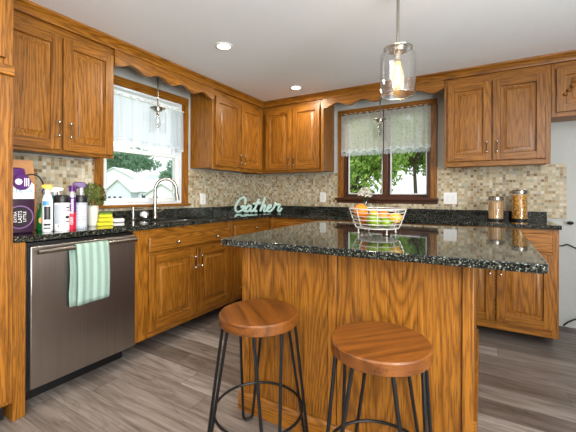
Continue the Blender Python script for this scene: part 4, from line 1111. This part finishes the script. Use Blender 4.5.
def gable(c, a0, a1, d0, d1, zb, ze, zp, mw, mr, axis='d', ov=0.3):
    # gabled block; axis 'd': ridge runs away from the viewer, 'a': ridge runs sideways
    b = MB(); 
    if axis == 'd':
        am = (a0 + a1) / 2
        sec = [(a0, zb), (a1, zb), (a1, ze), (am, zp), (a0, ze)]
        b.prism([ext(a, d0, z) for a, z in sec], [ext(a, d1, z) for a, z in sec]); b.build('wall', mw, c)
        for (x, s) in ((a0, -1), (a1, 1)):
            sl = (zp - ze) / (am - a0)
            q = [(am, zp + 0.02), (x + s * ov, ze - sl * ov + 0.02), (x + s * ov, ze - sl * ov + 0.2), (am, zp + 0.2)]
            b = MB(); b.prism([ext(a, d0 - ov, z) for a, z in q], [ext(a, d1, z) for a, z in q]); b.build('roof', mr, c)
    else:
        dm = (d0 + d1) / 2
        sec = [(d0, zb), (d1, zb), (d1, ze), (dm, zp), (d0, ze)]
        b.prism([ext(a0, d, z) for d, z in sec], [ext(a1, d, z) for d, z in sec]); b.build('wall', mw, c)
        for (x, s) in ((d0, -1), (d1, 1)):
            sl = (zp - ze) / (dm - d0)
            q = [(dm, zp + 0.02), (x + s * ov, ze - sl * ov + 0.02), (x + s * ov, ze - sl * ov + 0.2), (dm, zp + 0.2)]
            b = MB(); b.prism([ext(a0 - ov, d, z) for d, z in q], [ext(a1 + ov, d, z) for d, z in q]); b.build('roof', mr, c)
def hwin(c, a, dpt, z, w, h):
    b = MB(); P = lambda x, y, zz: ext(x, y, zz)
    b.box((a - w / 2, dpt - 0.08, z - h / 2), (a + w / 2, dpt, z + h / 2), 0, P); b.build('window', DKGL, c)
c = thing('neighbour_house', 'low white house with a pale blue front gable, seen through the sink window', 'house', ext(-26, 60, -1.3), 'white houses outside the sink window')
gable(c, -29.6, -18.5, 60.5, 67, -1.3, 1.7, 3.75, SIDING, ROOFM, 'a')
gable(c, -32.0, -27.5, 58, 64.6, -1.3, 1.6, 3.6, SIDB, ROOFM)
gable(c, -25.2, -19.4, 58.6, 64.6, -1.3, 1.0, 2.9, SIDING, ROOFM)
for a in (-31.2, -30.3, -29.3): hwin(c, a, 57.99, 0.3, 0.42, 0.8)
hwin(c, -26.2, 60.49, 0.55, 0.9, 1.1); hwin(c, -23.4, 58.59, 0.2, 0.9, 1.0)
c = thing('neighbour_house', 'taller white gabled house behind the low one, seen through the sink window', 'house', ext(-40, 82, -1.3), 'white houses outside the sink window')
gable(c, -47.5, -36.6, 80, 88, -1.3, 4.6, 7.4, SIDING, SIDING)
gable(c, -37.2, -24, 86, 94, -1.3, 4.6, 6.2, SIDING, ROOFD, 'a')

def tree(label, base, zc, rx, rz, n, leaf, m, seed, group, trunk_r=0.12, clumps=26, inner=0.55):
    rnd = random.Random(seed)
    c = thing('leafy_tree', label, 'tree', base, group)
    b = MB()
    tz = zc - rz * 0.3
    b.tube([base, (base[0] + 0.1, base[1], (base[2] + tz) / 2), (base[0], base[1], tz)], [trunk_r, trunk_r * 0.8, trunk_r * 0.5], 10)
    for k in range(6):
        a = k * 1.05; b.tube([(base[0], base[1], tz - 0.2 * rz), (base[0] + math.cos(a) * rx * 0.35, base[1] + math.sin(a) * rx * 0.35, tz + 0.2 * rz), (base[0] + math.cos(a) * rx * 0.7, base[1] + math.sin(a) * rx * 0.7, tz + 0.5 * rz)], [trunk_r * 0.5, trunk_r * 0.3, trunk_r * 0.12], 6)
    b.build('trunk', BARK, c)
    cl = []
    for _ in range(clumps):
        v = Vector((rnd.gauss(0, 1), rnd.gauss(0, 1), rnd.gauss(0, 1))).normalized() * rnd.uniform(0.35, 0.9)
        cl.append((Vector((base[0] + v.x * rx, base[1] + v.y * rx, zc + v.z * rz)), rnd.uniform(0.25, 0.45)))
    b = MB()
    for i in range(n):
        cc, cr = cl[rnd.randrange(clumps)]
        v = Vector((rnd.gauss(0, 1), rnd.gauss(0, 1), rnd.gauss(0, 1))).normalized() * rnd.uniform(inner, 1)
        p = cc + Vector((v.x * rx * cr, v.y * rx * cr, v.z * rz * cr))
        nn = Vector((rnd.uniform(-1, 1), rnd.uniform(-1, 1), rnd.uniform(-0.4, 1))).normalized()
        u = nn.cross(Vector((rnd.uniform(-1, 1), rnd.uniform(-1, 1), rnd.uniform(-1, 1)))).normalized(); w = nn.cross(u)
        L = leaf * rnd.uniform(0.6, 1.25)
        b.poly([p - u * L, p - w * L * 0.45, p + u * L, p + w * L * 0.45])
    stuff(b.build('foliage', m, c, weld=False))
BARK = plain('tree_bark', srgb(84, 70, 56), 0.9, var=0.25, scale=12)
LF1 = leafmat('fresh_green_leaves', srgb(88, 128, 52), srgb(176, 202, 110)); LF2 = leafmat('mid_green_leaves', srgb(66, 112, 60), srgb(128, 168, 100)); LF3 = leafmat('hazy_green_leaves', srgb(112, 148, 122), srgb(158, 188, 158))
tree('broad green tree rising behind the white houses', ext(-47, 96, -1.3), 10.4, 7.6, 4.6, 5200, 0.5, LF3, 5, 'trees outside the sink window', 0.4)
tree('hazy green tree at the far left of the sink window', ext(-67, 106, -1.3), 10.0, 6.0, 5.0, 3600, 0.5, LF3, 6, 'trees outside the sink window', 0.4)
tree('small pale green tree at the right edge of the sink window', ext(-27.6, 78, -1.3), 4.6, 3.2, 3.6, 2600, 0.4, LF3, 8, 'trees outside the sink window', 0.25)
tree('leafy tree close outside the left half of the rear window', ext(1.9, 9.5, -1.3), 2.0, 1.7, 1.7, 5200, 0.085, LF1, 12, 'trees outside the rear window', 0.10, 30)
tree('leafy tree close outside the right half of the rear window', ext(5.0, 13.2, -1.3), 3.3, 2.0, 1.9, 7500, 0.105, LF1, 14, 'trees outside the rear window', 0.10, 26)
tree('darker tree standing farther behind the two near trees', ext(3.4, 21, -1.3), 4.2, 4.4, 2.3, 5200, 0.15, LF2, 15, 'trees outside the rear window', 0.16, 30)
